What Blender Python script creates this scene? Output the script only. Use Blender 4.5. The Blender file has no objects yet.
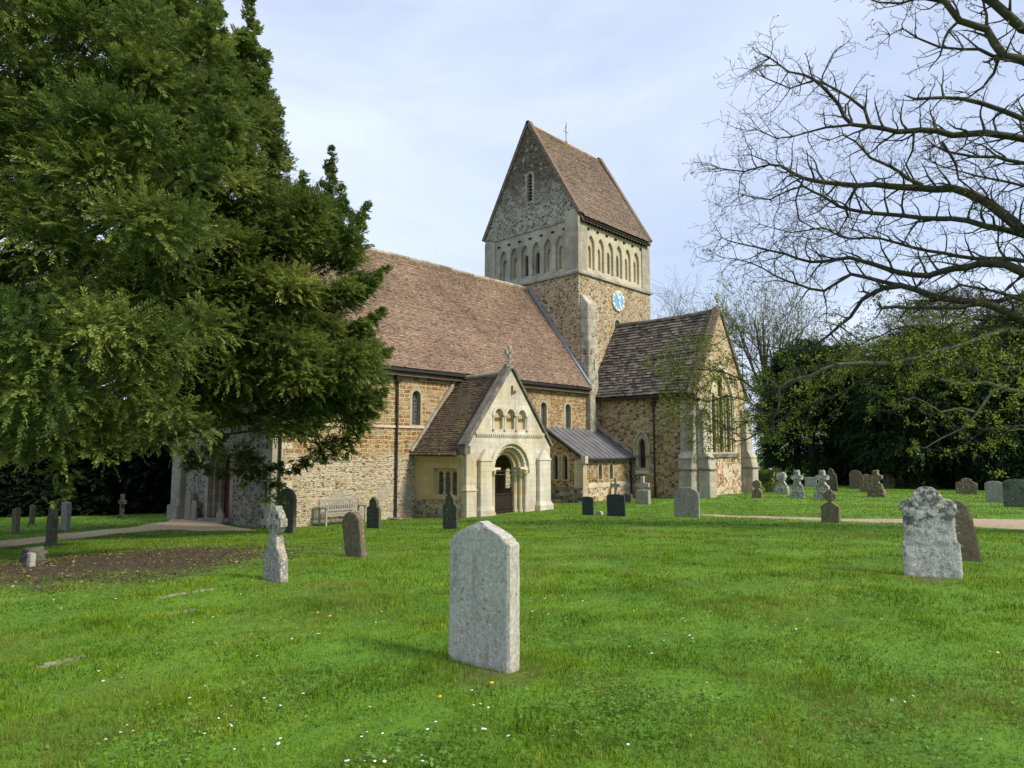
import bpy, bmesh, math, random
import numpy as np
from mathutils import Vector, Matrix, noise as mnoise
from mathutils.geometry import delaunay_2d_cdt
rad = math.radians
random.seed(7)
scene = bpy.context.scene
COL = scene.collection

# ---------------------------------------------------------------- camera
F_PX, PITCH, YAW = 672.7, rad(5.51), rad(46.53)
CAM = Vector((0, 0, 1.65))
cd = bpy.data.cameras.new('camera')
cam = bpy.data.objects.new('camera', cd)
COL.objects.link(cam)
cd.sensor_width = 36.0
cd.lens = 36.0 * F_PX / 1024
cd.clip_start = 0.05
cd.clip_end = 3000
cam.location = CAM
cam.rotation_euler = (math.pi / 2 + PITCH, 0, -YAW)
scene.camera = cam

# ---------------------------------------------------------------- light
SUN_EL, SUN_AZ = 40.0, 170.0          # azimuth clockwise from +Y (north)
world = bpy.data.worlds.new('World')
scene.world = world
world.use_nodes = True
wt = world.node_tree
bg = wt.nodes['Background']
sky = wt.nodes.new('ShaderNodeTexSky')
sky.sky_type = 'NISHITA'
sky.sun_disc = False
sky.sun_elevation = rad(SUN_EL)
sky.sun_rotation = rad(SUN_AZ)
sky.air_density = 1.0
sky.dust_density = 0.6
sky.ozone_density = 1.6
# thin high cloud veil, laid out on the sky direction
tcw = wt.nodes.new('ShaderNodeTexCoord')
mp = wt.nodes.new('ShaderNodeMapping'); mp.inputs['Scale'].default_value = (1.0, 1.0, 2.6)
nz = wt.nodes.new('ShaderNodeTexNoise'); nz.inputs['Scale'].default_value = 1.5; nz.inputs['Distortion'].default_value = .5
nz.inputs['Detail'].default_value = 7; nz.inputs['Roughness'].default_value = 0.55
rp = wt.nodes.new('ShaderNodeValToRGB')
rp.color_ramp.elements[0].position = 0.34; rp.color_ramp.elements[0].color = (0.56,) * 3 + (1,)
rp.color_ramp.elements[1].position = 0.66; rp.color_ramp.elements[1].color = (0.98,) * 3 + (1,)
mx = wt.nodes.new('ShaderNodeMix'); mx.data_type = 'RGBA'
L = wt.links.new
L(tcw.outputs['Generated'], mp.inputs['Vector']); L(mp.outputs['Vector'], nz.inputs['Vector'])
L(nz.outputs['Fac'], rp.inputs['Fac']); L(rp.outputs['Color'], mx.inputs['Factor'])
L(sky.outputs['Color'], mx.inputs['A'])
mx.inputs['B'].default_value = (5.65, 6.35, 8.1, 1)
L(mx.outputs['Result'], bg.inputs['Color'])
bg.inputs['Strength'].default_value = 0.118
sd = bpy.data.lights.new('sun', 'SUN')
sd.energy = 3.4; sd.angle = rad(10); sd.color = (1.0, 0.90, 0.74)
sun = bpy.data.objects.new('sun', sd); COL.objects.link(sun)
sun.rotation_euler = (math.pi / 2 - rad(SUN_EL), 0, math.pi - rad(SUN_AZ))
vs = scene.view_settings
vs.view_transform = 'Standard'; vs.look = 'None'; vs.gamma = 1; vs.use_curve_mapping = False
vs.exposure = 0.38
scene.cycles.max_bounces = 6
scene.cycles.diffuse_bounces = 3
scene.cycles.transmission_bounces = 3
scene.cycles.transparent_max_bounces = 4
scene.cycles.sample_clamp_indirect = 4

# ---------------------------------------------------------------- measuring helpers
_fw = Vector((math.sin(YAW) * math.cos(PITCH), math.cos(YAW) * math.cos(PITCH), math.sin(PITCH)))
_rt = Vector((math.cos(YAW), -math.sin(YAW), 0))
_up = _rt.cross(_fw)
def ray(x, y): return _fw + _rt * ((x - 512) / F_PX) - _up * ((y - 384) / F_PX)
def at(x, y, d): return CAM + ray(x, y) * d                      # point d metres deep along the view

# terrain height: smooth surface through surveyed spots
_GP = np.array([(0,0,0),(3,3,0),(6,2,0),(2,6,0),(-6,-6,.05),(-8,4,0.0),(6,-8,.0),(9,6,-.12),(5,10,-.2),(-6,12,-.2),(-12,0,0),(0,-14,.05),
 (12,0,-.1),(13,13,-.62),(8,17,-.7),(0,20,-.7),(-14,18,-.4),(19,8,-.5),(20,0,-.3),(18.5,19.5,-1.03),(23.5,19.5,-1.09),(17.5,23.3,-1.3),(13,23.3,-1.27),
 (11.9,28,-1.3),(11.9,32.5,-1.5),(4,30,-1.4),(-8,34,-1.3),(27.3,21,-1.06),(31.8,20.5,-1.0),(31.8,17,-.82),(38,17,-.82),(30,12,-.7),(38,8,-.75),
 (30,0,-.5),(45,0,-.8),(50,20,-1.1),(34,28,-1.1),(20,45,-1.4),(0,55,-1.4),(60,5,-1.2),(60,-30,-1.2),(20,-20,-.2),(-30,30,-.9),(-30,-20,0),(0,-40,0),
 (90,40,-1.5),(40,90,-1.5),(-40,80,-1.5),(100,-30,-1.5)], dtype=float)
def _U(r2): return np.where(r2 > 0, r2 * np.log(np.maximum(r2, 1e-9)), 0)
def _fit():
    P = _GP; n = len(P)
    r2 = ((P[:, None, :2] - P[None, :, :2]) ** 2).sum(-1)
    A = np.zeros((n + 3, n + 3)); A[:n, :n] = _U(r2) + np.eye(n) * 40
    A[:n, n] = 1; A[:n, n + 1:] = P[:, :2]; A[n, :n] = 1; A[n + 1:, :n] = P[:, :2].T
    return np.linalg.solve(A, np.concatenate([P[:, 2], [0, 0, 0]]))
_GW = _fit()
def gnp(x, y):
    x = np.asarray(x, float).ravel(); y = np.asarray(y, float).ravel()
    s = np.minimum(1, 110 / np.maximum(np.hypot(x - 15, y - 15), 1e-6))
    xx = 15 + (x - 15) * s; yy = 15 + (y - 15) * s
    out = np.empty(len(x))
    for i in range(0, len(x), 20000):
        a = xx[i:i + 20000]; b = yy[i:i + 20000]
        r2 = (a[:, None] - _GP[None, :, 0]) ** 2 + (b[:, None] - _GP[None, :, 1]) ** 2
        out[i:i + 20000] = _U(r2) @ _GW[:-3] + _GW[-3] + _GW[-2] * a + _GW[-1] * b
    out += 0.018 * np.sin(x * 1.3 + 0.7 * np.sin(y * 0.9)) * np.sin(y * 1.1 + 1.7) + 0.012 * np.sin(x * 2.9 + y * 1.7) * np.sin(y * 2.3 - x * 0.8)
    return out
def g(x, y): return float(gnp([x], [y])[0])
def ground_at(px, py):
    d = ray(px, py); lo, hi = 1.0, 300.0
    f = lambda t: (CAM + d * t).z - g((CAM + d * t).x, (CAM + d * t).y)
    t = 1.0
    while f(t) > 0 and t < 300: t *= 1.03
    lo, hi = t / 1.03, t
    for _ in range(25):
        m = (lo + hi) / 2
        if f(m) > 0: lo = m
        else: hi = m
    p = CAM + d * hi
    return p, hi

# ---------------------------------------------------------------- material helpers
class NT:
    def __init__(s, name):
        s.mat = bpy.data.materials.new(name); s.mat.use_nodes = True
        s.t = s.mat.node_tree; s.b = s.t.nodes['Principled BSDF']
        s.b.inputs['Specular IOR Level'].default_value = 0.25
    def n(s, ty, **kw):
        nd = s.t.nodes.new('ShaderNode' + ty)
        for k, v in kw.items(): setattr(nd, k, v)
        return nd
    def put(s, sock, v):
        if v is None: return
        if isinstance(v, bpy.types.NodeSocket): s.t.links.new(v, sock)
        else:
            if isinstance(v, (tuple, list)) and len(v) == 3 and sock.type == 'RGBA': v = tuple(v) + (1,)
            sock.default_value = v
    def pos(s): return s.n('TexCoord').outputs['Object']
    def wall_uv(s, sx=1.0, sz=1.0):      # walls are axis aligned: x+y runs along them
        sp = s.n('SeparateXYZ'); s.put(sp.inputs[0], s.pos())
        u = s.math('MULTIPLY', s.math('ADD', sp.outputs['X'], sp.outputs['Y']), sx)
        c = s.n('CombineXYZ'); s.put(c.inputs['X'], u); s.put(c.inputs['Y'], s.math('MULTIPLY', sp.outputs['Z'], sz))
        return c.outputs[0]
    def math(s, op, a, b=None, c=None, clamp=False):
        m = s.n('Math', operation=op, use_clamp=clamp); s.put(m.inputs[0], a)
        if b is not None: s.put(m.inputs[1], b)
        if c is not None: s.put(m.inputs[2], c)
        return m.outputs[0]
    def vmath(s, op, a, b):
        m = s.n('VectorMath', operation=op); s.put(m.inputs[0], a); s.put(m.inputs[1], b); return m.outputs[0]
    def vscale(s, v, k):
        m = s.n('VectorMath', operation='SCALE'); s.put(m.inputs[0], v); s.put(m.inputs['Scale'], k); return m.outputs[0]
    def mapping(s, v, sc=(1, 1, 1), loc=(0, 0, 0)):
        m = s.n('Mapping'); s.put(m.inputs['Vector'], v); m.inputs['Scale'].default_value = sc; m.inputs['Location'].default_value = loc
        return m.outputs[0]
    def noise(s, v, scale, detail=4, rough=0.55, out='Fac', dist=0.0):
        m = s.n('TexNoise'); s.put(m.inputs['Vector'], v); m.inputs['Scale'].default_value = scale
        m.inputs['Detail'].default_value = detail; m.inputs['Roughness'].default_value = rough; m.inputs['Distortion'].default_value = dist
        return m.outputs[out]
    def vor(s, v, scale, feature='F1', rnd=1.0):
        m = s.n('TexVoronoi', feature=feature); s.put(m.inputs['Vector'], v); m.inputs['Scale'].default_value = scale
        m.inputs['Randomness'].default_value = rnd
        return m
    def ramp(s, f, stops, interp='LINEAR'):
        m = s.n('ValToRGB'); s.put(m.inputs[0], f); cr = m.color_ramp; cr.interpolation = interp
        while len(cr.elements) < len(stops): cr.elements.new(0.5)
        for e, (p, c) in zip(cr.elements, stops):
            e.position = p; e.color = (c,) * 3 + (1,) if isinstance(c, (int, float)) else tuple(c) + (1,)
        return m.outputs[0]
    def mix(s, f, a, b, mode='MIX'):
        m = s.n('Mix', data_type='RGBA', blend_type=mode); s.put(m.inputs[0], f)
        s.put(m.inputs[6], a); s.put(m.inputs[7], b); return m.outputs[2]
    def attr(s, name): m = s.n('Attribute', attribute_name=name); return m.outputs['Fac']
    def sep(s, c): m = s.n('SeparateColor'); s.put(m.inputs[0], c); return m.outputs
    def bump(s, h, strength=0.5, dist=0.02):
        m = s.n('Bump'); s.put(m.inputs['Height'], h); m.inputs['Strength'].default_value = strength
        m.inputs['Distance'].default_value = dist; s.put(s.b.inputs['Normal'], m.outputs[0])
    def base(s, c, rough=0.9): s.put(s.b.inputs['Base Color'], c); s.put(s.b.inputs['Roughness'], rough); return s.mat

def plain(name, col, rough=0.8, var=0.25, scale=6.0, metal=0.0):
    t = NT(name); f = t.noise(t.pos(), scale, 6, 0.6)
    c = t.ramp(f, [(0.3, tuple(x * (1 - var) for x in col)), (0.7, tuple(min(1, x * (1 + var)) for x in col))])
    t.b.inputs['Metallic'].default_value = metal
    t.bump(f, 0.3, 0.01)
    return t.base(c, rough)

def rubble_nodes(t, palette, mortar, size=0.3, flat=1.7, gap=0.06, holes=0.0, course=0.35):
    """irregular stones: cell colour from a palette, mortar in the joints. returns colour, height"""
    uv = t.wall_uv(1.0, flat)
    w = t.noise(uv, 2.2 / size * 0.3, 2, 0.5, 'Color')
    uv2 = t.vmath('ADD', uv, t.vscale(t.vmath('SUBTRACT', w, (0.5, 0.5, 0.5)), size * 0.55))
    v = t.vor(uv2, 1.0 / size, 'F1', 1 - course)
    e = t.vor(uv2, 1.0 / size, 'DISTANCE_TO_EDGE', 1 - course).outputs['Distance']
    s = t.sep(v.outputs['Color'])
    col = t.ramp(s[0], palette, 'CONSTANT')
    fine = t.noise(t.pos(), 9.0 / size * 0.5, 4, 0.65)
    col = t.mix(0.7, col, t.mix(1.0, col, t.ramp(fine, [(0.3, 0.35), (0.7, 1.5)]), 'MULTIPLY'))
    wide = t.noise(uv, 1.1, 3, 0.6)
    gp = t.math('ADD', gap, t.math('MULTIPLY', t.math('SUBTRACT', wide, 0.45), gap * 2.2))
    m = t.math('GREATER_THAN', gp, e)
    mcol = t.mix(t.math('MULTIPLY', fine, 0.55), mortar, tuple(x * 0.55 for x in mortar))
    out = t.mix(m, col, mcol)
    if holes:
        hv = t.vor(uv, 2.2 / size, 'F1'); hs = t.sep(hv.outputs['Color'])
        hm = t.math('MULTIPLY', t.math('GREATER_THAN', hs[1], 1 - holes), t.math('LESS_THAN', hv.outputs['Distance'], 0.42))
        hm = t.math('MULTIPLY', hm, t.math('GREATER_THAN', t.noise(uv, 0.9, 3), 0.45))
        out = t.mix(hm, out, (0.045, 0.035, 0.025))
    h = t.math('ADD', t.math('MINIMUM', e, gap * 1.6), t.math('MULTIPLY', fine, 0.05))
    return out, h

def stains(t, col, amount=0.5, dark=(0.5, 0.5, 0.48), scale=0.6):
    n = t.noise(t.mapping(t.pos(), (1, 1, 0.35)), scale, 6, 0.7)
    k = t.ramp(n, [(0.42, 0.0), (0.62, 1.0)])
    return t.mix(t.math('MULTIPLY', t.sep(k)[0], amount), col, t.mix(1.0, col, dark, 'MULTIPLY'))

def rubble(name, palette, mortar, size=0.3, flat=1.7, gap=0.06, holes=0.0, course=0.35, stain=0.4):
    t = NT(name); c, h = rubble_nodes(t, palette, mortar, size, flat, gap, holes, course)
    c = stains(t, c, stain); t.bump(h, 1.0, 0.09)
    return t.base(c, 0.95)

def ashlar(name, c1, c2, joint=(0.22, 0.2, 0.16), bw=0.55, bh=0.28, stain=0.4, pits=0.0, yellow=None):
    t = NT(name); uv = t.wall_uv()
    b = t.n('TexBrick', offset=0.5); t.put(b.inputs['Vector'], uv); b.inputs['Scale'].default_value = 1
    b.inputs['Brick Width'].default_value = bw; b.inputs['Row Height'].default_value = bh
    b.inputs['Mortar Size'].default_value = 0.006; b.inputs['Color1'].default_value = (0, 0, 0, 1); b.inputs['Color2'].default_value = (1, 1, 1, 1)
    b.inputs['Mortar'].default_value = (0.5, 0.5, 0.5, 1); b.inputs['Bias'].default_value = 0
    f = t.noise(t.pos(), 3.0, 8, 0.65)
    k = t.math('ADD', t.math('MULTIPLY', t.sep(b.outputs['Color'])[0], 0.28), t.math('MULTIPLY', f, 0.95))
    c = t.ramp(k, [(0.2, c1), (0.85, c2)])
    if yellow: c = t.mix(t.ramp(t.noise(t.pos(), 0.8, 5, 0.6), [(0.46, 0.0), (0.6, 0.8)]), c, yellow)
    c = t.mix(t.math('MULTIPLY', b.outputs['Fac'], 0.3), c, joint)
    c = stains(t, c, stain, (0.45, 0.44, 0.42), 0.9)
    if pits:
        q = t.ramp(t.noise(t.pos(), 14, 4, 0.7), [(0.56, 0.0), (0.64, pits)]); c = t.mix(q, c, (0.12, 0.11, 0.09))
    t.bump(t.math('ADD', t.math('MULTIPLY', f, 0.5), t.math('MULTIPLY', b.outputs['Fac'], -0.5)), 0.5, 0.02)
    return t.base(c, 0.92)

# ---------------------------------------------------------------- mesh helpers
def tag(o, label=None, cat=None, group=None, kind=None):
    if label: o['label'] = label
    if cat: o['category'] = cat
    if group: o['group'] = group
    if kind: o['kind'] = kind
    return o
def empty(name, loc=(0, 0, 0), parent=None, rot=(0, 0, 0)):
    o = bpy.data.objects.new(name, None); COL.objects.link(o); o.location = loc; o.rotation_euler = rot
    o.empty_display_size = 0.2
    if parent: o.parent = parent
    return o
def split_build(mb, name, build):
    par = list(range(len(mb.v)))
    def fd(i):
        while par[i] != i: par[i] = par[par[i]]; i = par[i]
        return i
    for f in mb.f:
        for i in f[1:]: par[fd(i)] = fd(f[0])
    gs = {}
    for f, a in zip(mb.f, mb.a): gs.setdefault(fd(f[0]), []).append((f, a))
    for k, fs in gs.items():
        ids = sorted({i for f, _ in fs for i in f}); mp_ = {i: j for j, i in enumerate(ids)}; m2 = MB()
        m2.add([mb.v[i] for i in ids], [tuple(mp_[i] for i in f) for f, _ in fs]); m2.a = [a for _, a in fs]; build(m2)
class MB:
    def __init__(s): s.v = []; s.f = []; s.a = []
    def add(s, vs_, fs, a=None):
        k = len(s.v); s.v += [tuple(p) for p in vs_]; s.f += [tuple(i + k for i in f) for f in fs]
        s.a += [a if a is not None else 0.5] * len(fs); return s
    def box(s, x0, x1, y0, y1, z0, z1, a=None):
        x0, x1 = sorted((x0, x1)); y0, y1 = sorted((y0, y1)); z0, z1 = sorted((z0, z1))
        p = [(x0,y0,z0),(x1,y0,z0),(x1,y1,z0),(x0,y1,z0),(x0,y0,z1),(x1,y0,z1),(x1,y1,z1),(x0,y1,z1)]
        return s.add(p, [(0,3,2,1),(4,5,6,7),(0,1,5,4),(1,2,6,5),(2,3,7,6),(3,0,4,7)], a)
    def hexa(s, p, a=None): return s.add(p, [(0,3,2,1),(4,5,6,7),(0,1,5,4),(1,2,6,5),(2,3,7,6),(3,0,4,7)], a)
    def beam(s, p, q, w, h, upv=(0, 0, 1), a=None):
        p = Vector(p); q = Vector(q); d = (q - p).normalized(); upv = Vector(upv)
        sd_ = d.cross(upv).normalized() * w / 2; uu = sd_.cross(d).normalized() * h / 2
        return s.hexa([p - sd_ - uu, p + sd_ - uu, q + sd_ - uu, q - sd_ - uu, p - sd_ + uu, p + sd_ + uu, q + sd_ + uu, q - sd_ + uu], a)
    def tube(s, pts, rads, n=6, a=None, caps=True):
        pts = [Vector(p) for p in pts]; k0 = len(s.v); prev = None
        for i, p in enumerate(pts):
            t = (pts[min(i + 1, len(pts) - 1)] - pts[max(i - 1, 0)])
            if t.length < 1e-9: t = Vector((0, 0, 1))
            t.normalize()
            if prev is None: x = t.orthogonal().normalized()
            else: x = (prev - t * prev.dot(t)); x = x.normalized() if x.length > 1e-6 else t.orthogonal().normalized()
            prev = x; y = t.cross(x); r = rads[i] if hasattr(rads, '__len__') else rads
            for j in range(n):
                an = 2 * math.pi * j / n; s.v.append(tuple(p + x * (math.cos(an) * r) + y * (math.sin(an) * r)))
        for i in range(len(pts) - 1):
            for j in range(n):
                b0 = k0 + i * n; j2 = (j + 1) % n
                s.f.append((b0 + j, b0 + j2, b0 + n + j2, b0 + n + j)); s.a.append(a if a is not None else 0.5)
        if caps:
            s.f.append(tuple(k0 + j for j in range(n))[::-1]); s.f.append(tuple(k0 + (len(pts) - 1) * n + j for j in range(n))); s.a += [0.5, 0.5]
        return s
    def lathe(s, c, prof, n=12, a=None):     # prof: (r, z) from bottom to top
        k0 = len(s.v)
        for r, z in prof:
            for j in range(n):
                an = 2 * math.pi * j / n; s.v.append((c[0] + math.cos(an) * r, c[1] + math.sin(an) * r, c[2] + z))
        for i in range(len(prof) - 1):
            for j in range(n):
                b0 = k0 + i * n; j2 = (j + 1) % n
                s.f.append((b0 + j, b0 + j2, b0 + n + j2, b0 + n + j)); s.a.append(a if a is not None else 0.5)
        s.f.append(tuple(k0 + j for j in range(n))[::-1]); s.f.append(tuple(k0 + (len(prof) - 1) * n + j for j in range(n))); s.a += [0.5, 0.5]
        return s
    def panel(s, o, u, n, outline, holes=(), front=0.0, back=-0.3, a=None):
        """slab in the plane through o spanned by u and Z, cut by holes; n points outwards"""
        o = Vector(o); u = Vector(u); n = Vector(n); Z = Vector((0, 0, 1))
        loops = [list(outline)] + [list(h) for h in holes]
        co = []; ed = []; 
        for lp in loops:
            k = len(co); m = len(lp); co += [Vector((p[0], p[1])) for p in lp]; ed += [(k + i, k + (i + 1) % m) for i in range(m)]
        vo, eo, fo, *_ = delaunay_2d_cdt(co, ed, [], 1, 1e-6)
        def inside(x, y, lp):
            c = False; j = len(lp) - 1
            for i in range(len(lp)):
                if (lp[i][1] > y) != (lp[j][1] > y) and x < (lp[j][0] - lp[i][0]) * (y - lp[i][1]) / (lp[j][1] - lp[i][1]) + lp[i][0]: c = not c
                j = i
            return c
        keep = []
        for f in fo:
            cx_ = sum(vo[i].x for i in f) / len(f); cy_ = sum(vo[i].y for i in f) / len(f)
            if inside(cx_, cy_, loops[0]) and not any(inside(cx_, cy_, h) for h in loops[1:]): keep.append(f)
        fo = keep
        P = lambda q, d: o + u * q[0] + Z * q[1] + n * d
        flip = (u.cross(Z)).dot(n) < 0
        fr = [P(q, front) for q in vo]; bk = [P(q, back) for q in vo]
        s.add(fr, [tuple(f)[::-1] if flip else tuple(f) for f in fo], a)
        s.add(bk, [tuple(f) if flip else tuple(f)[::-1] for f in fo], a)
        for li, lp in enumerate(loops):
            m = len(lp); area = sum(lp[i][0] * lp[(i + 1) % m][1] - lp[(i + 1) % m][0] * lp[i][1] for i in range(m))
            inv = (area < 0) ^ (li > 0) ^ flip
            vs_ = [P(q, front) for q in lp] + [P(q, back) for q in lp]
            fs = []
            for i in range(m):
                j = (i + 1) % m; f = (i, i + m, j + m, j); fs.append(f[::-1] if inv else f)
            s.add(vs_, fs, a)
        return s
    def build(s, name, mat=None, parent=None, smooth=False, bevel=0.0):
        me = bpy.data.meshes.new(name)
        me.from_pydata(s.v, [], s.f)
        at_ = me.attributes.new('rnd', 'FLOAT', 'FACE'); at_.data.foreach_set('value', np.array(s.a, dtype=np.float32)[:len(me.polygons)])
        if bevel:
            bm = bmesh.new(); bm.from_mesh(me); bmesh.ops.remove_doubles(bm, verts=bm.verts, dist=1e-5)
            bmesh.ops.bevel(bm, geom=[e for e in bm.edges if e.is_manifold and e.calc_face_angle(0) > 0.6], offset=bevel, segments=2, affect='EDGES', clamp_overlap=True)
            bm.to_mesh(me); bm.free()
        if smooth: me.polygons.foreach_set('use_smooth', [True] * len(me.polygons))
        me.update()
        if mat: me.materials.append(mat)
        o = bpy.data.objects.new(name, me); COL.objects.link(o)
        if parent: o.parent = parent
        return o
def mesh_np(name, verts, faces_n, mat, parent=None, attr=None, smooth=False):
    """verts (N,3); every face has faces_n verts, stored in order"""
    N = len(verts); nf = N // faces_n
    me = bpy.data.meshes.new(name)
    me.vertices.add(N); me.vertices.foreach_set('co', np.asarray(verts, np.float32).ravel())
    me.loops.add(N); me.loops.foreach_set('vertex_index', np.arange(N, dtype=np.int32))
    me.polygons.add(nf); me.polygons.foreach_set('loop_start', np.arange(0, N, faces_n, dtype=np.int32))
    try: me.polygons.foreach_set('loop_total', np.full(nf, faces_n, dtype=np.int32))
    except Exception: pass
    if attr is not None:
        a = me.attributes.new('rnd', 'FLOAT', 'FACE'); a.data.foreach_set('value', np.asarray(attr, np.float32))
    me.update(calc_edges=True); me.validate()
    me.materials.append(mat)
    o = bpy.data.objects.new(name, me); COL.objects.link(o)
    if parent: o.parent = parent
    return o
def arch(uc, w, z0, z1, kind='round', n=10):
    h = w / 2; pts = [(uc - h, z0), (uc + h, z0)]
    if kind == 'round':
        zs = z1 - h
        pts += [(uc + h * math.cos(math.pi * i / n), zs + h * math.sin(math.pi * i / n)) for i in range(n + 1)]
    elif kind == 'pointed':
        zs = z1 - w * 0.866
        pts += [(uc - h + w * math.cos(rad(60) * i / n), zs + w * math.sin(rad(60) * i / n)) for i in range(n + 1)]
        pts += [(uc + h - w * math.cos(rad(60) * i / n), zs + w * math.sin(rad(60) * i / n)) for i in range(n - 1, -1, -1)]
    else: pts += [(uc + h, z1), (uc - h, z1)]
    out = []
    for p in pts:
        if not out or (abs(p[0] - out[-1][0]) + abs(p[1] - out[-1][1])) > 1e-5: out.append(p)
    if abs(out[0][0] - out[-1][0]) + abs(out[0][1] - out[-1][1]) < 1e-5: out.pop()
    return out
def rect(u0, u1, z0, z1): return [(u0, z0), (u1, z0), (u1, z1), (u0, z1)]
def tile_roof(mb, o, u, v, length, slope, tw, ch, th=0.02, jit=0.3, sag=0.0, seed=1):
    """overlapping tiles over the rectangle o + u*length + v*slope; v points up the slope"""
    rng = random.Random(seed); o = Vector(o); u = Vector(u).normalized(); v = Vector(v).normalized(); n = u.cross(v)
    if n.z < 0: n = -n
    rows = int(slope / ch + 0.5); ch = slope / rows
    for i in range(rows):
        off = rng.random() * tw * 0.5 + (i % 2) * tw * 0.5; x = -off
        rowj = rng.uniform(-1, 1) * 0.15 * ch; rh = rng.uniform(0, .3) * th
        while x < length:
            w = tw * rng.uniform(1 - jit, 1 + jit); x0 = max(x, 0); x1 = min(x + w * 0.97, length); x += w
            if x1 - x0 < 0.02: continue
            sg = -sag * math.sin(math.pi * (x0 / length)) ** 2 * math.sin(math.pi * min(1, (i + .5) / rows)) + 0.03 * mnoise.noise(Vector((x0 * 0.22, i * ch * 0.3, seed + 5))) + 0.014 * mnoise.noise(Vector((x0 * 0.7, i * ch * 0.7, seed)))
            b0 = i * ch + rowj + rng.uniform(-1, 1) * ch * 0.10 * (1 if jit > .1 else 0)
            lift = th * rng.uniform(0.8, 1.6) + rh + sg; lo = sg
            A = o + u * x0 + v * b0; B = o + u * x1 + v * b0; C = o + u * x1 + v * (i + 1.12) * ch; D = o + u * x0 + v * (i + 1.12) * ch
            tl = rng.uniform(-.25, .25) * th
            p = [A + n * (lift + tl), B + n * (lift - tl), C + n * (lo + 0.004), D + n * (lo + 0.004), A + n * (lo - .02), B + n * (lo - .02), C + n * (lo - .02), D + n * (lo - .02)]
            fs = [(0, 1, 2, 3), (4, 5, 1, 0), (5, 6, 2, 1), (7, 4, 0, 3)]
            mb.add(p, fs, rng.random())
    return mb
# ================================================================ church
church = empty('church', (26, 24, -1.1))
tag(church, 'old stone village church with central saddleback tower, arched porch and brown tiled roofs', 'church')
CH = church
def cb(mb, name, mat, parent=None, **k):
    o = mb.build(name, mat, None, **k)
    if parent is None: parent = CH
    o.parent = parent
    M_ = parent.matrix_world.copy() if parent is not CH else Matrix.Translation(CH.location)
    o.matrix_parent_inverse = Matrix.Translation(-CH.location) if parent is CH else Matrix.Identity(4)
    return o
def cpart(name, parent=None):
    o = empty(name, (0, 0, 0)); o.parent = parent or CH
    o.matrix_parent_inverse = Matrix.Translation(-CH.location)
    return o

OR = [(0, (.40, .22, .07)), (.14, (.30, .16, .055)), (.3, (.46, .29, .12)), (.46, (.24, .13, .05)), (.58, (.50, .38, .22)), (.72, (.38, .24, .10)), (.84, (.20, .12, .06)), (.93, (.5, .42, .3))]
BR = [(0, (.29, .185, .075)), (.17, (.42, .29, .13)), (.34, (.19, .12, .055)), (.47, (.46, .36, .20)), (.62, (.36, .23, .095)), (.78, (.46, .39, .26)), (.9, (.10, .075, .045))]
GR = [(0, (.24, .22, .18)), (.2, (.34, .32, .27)), (.4, (.16, .13, .1)), (.55, (.40, .38, .33)), (.72, (.21, .17, .12)), (.86, (.09, .08, .07))]
PALE = [(0, (.54, .46, .31)), (.25, (.46, .36, .22)), (.45, (.58, .50, .36)), (.66, (.38, .25, .13)), (.78, (.50, .42, .28)), (.93, (.2, .12, .06))]
M = {}
M['ashlar'] = ashlar('limestone_ashlar', (.38, .33, .24), (.60, .54, .41), stain=.45, yellow=(.52, .42, .22))
M['ashlar_grey'] = ashlar('weathered_ashlar', (.23, .215, .175), (.47, .44, .355), stain=.8, pits=.5)
M['ashlar_pale'] = ashlar('pale_ashlar', (.48, .43, .32), (.66, .60, .47), stain=.35, pits=.1)
M['wframe'] = ashlar('window_dressing', (.34, .28, .18), (.52, .45, .31), stain=.5, bw=.3, bh=.2)
M['porch_plinth'] = rubble('porch_plinth_rubble', [(p, tuple(x * 1.35 for x in c)) for p, c in GR], (.44, .40, .31), .2, 1.8, .07, stain=.5)
M['butt'] = ashlar('stained_buttress', (.30, .275, .22), (.56, .51, .41), stain=.85, pits=.45)
M['porch_front'] = ashlar('porch_limestone', (.50, .46, .37), (.68, .64, .53), stain=.55, pits=.25, yellow=(.60, .52, .34), bw=.45, bh=.24)
M['porch_yellow'] = ashlar('porch_yellow_stone', (.46, .36, .19), (.60, .49, .28), stain=.35)
M['tower_lower'] = rubble('tower_rubble', [(p, tuple(x * k for x, k in zip(c, (1.15, 1.15, 1.2)))) for p, c in BR], (.50, .43, .31), .20, 1.5, .085, holes=.42, stain=.35)
M['trans_rub'] = rubble('transept_rubble', BR, (.46, .38, .25), .21, 1.8, .055, holes=.15, course=.5, stain=.35)
M['south_rub'] = rubble('transept_south_rubble', [(0, (.48, .36, .19)), (.2, (.36, .21, .085)), (.38, (.52, .43, .27)), (.55, (.26, .155, .07)), (.7, (.44, .31, .15)), (.88, (.16, .10, .05))], (.52, .45, .31), .22, 1.3, .08, holes=.15, stain=.3)
M['stair'] = rubble('stair_pale_stone', [(0, (.42, .39, .31)), (.3, (.50, .47, .38)), (.6, (.34, .31, .24)), (.85, (.55, .51, .42))], (.46, .43, .35), .3, 1.2, .05, holes=.12, stain=.6)
M['low_rub'] = rubble('transept_plinth_rubble', [(0, (.36, .17, .05)), (.2, (.55, .45, .30)), (.38, (.26, .12, .045)), (.55, (.60, .53, .40)), (.75, (.42, .24, .09)), (.9, (.3, .2, .12))], (.60, .54, .42), .22, 1.15, .06, holes=.1, stain=.2)
M['plinth'] = rubble('dark_plinth_rubble', GR, (.30, .27, .22), .3, 1.6, .05, stain=.6)
M['west_rub'] = rubble('west_front_rubble', GR, (.42, .39, .33), .20, 1.6, .08, holes=.1, stain=.5)

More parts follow.
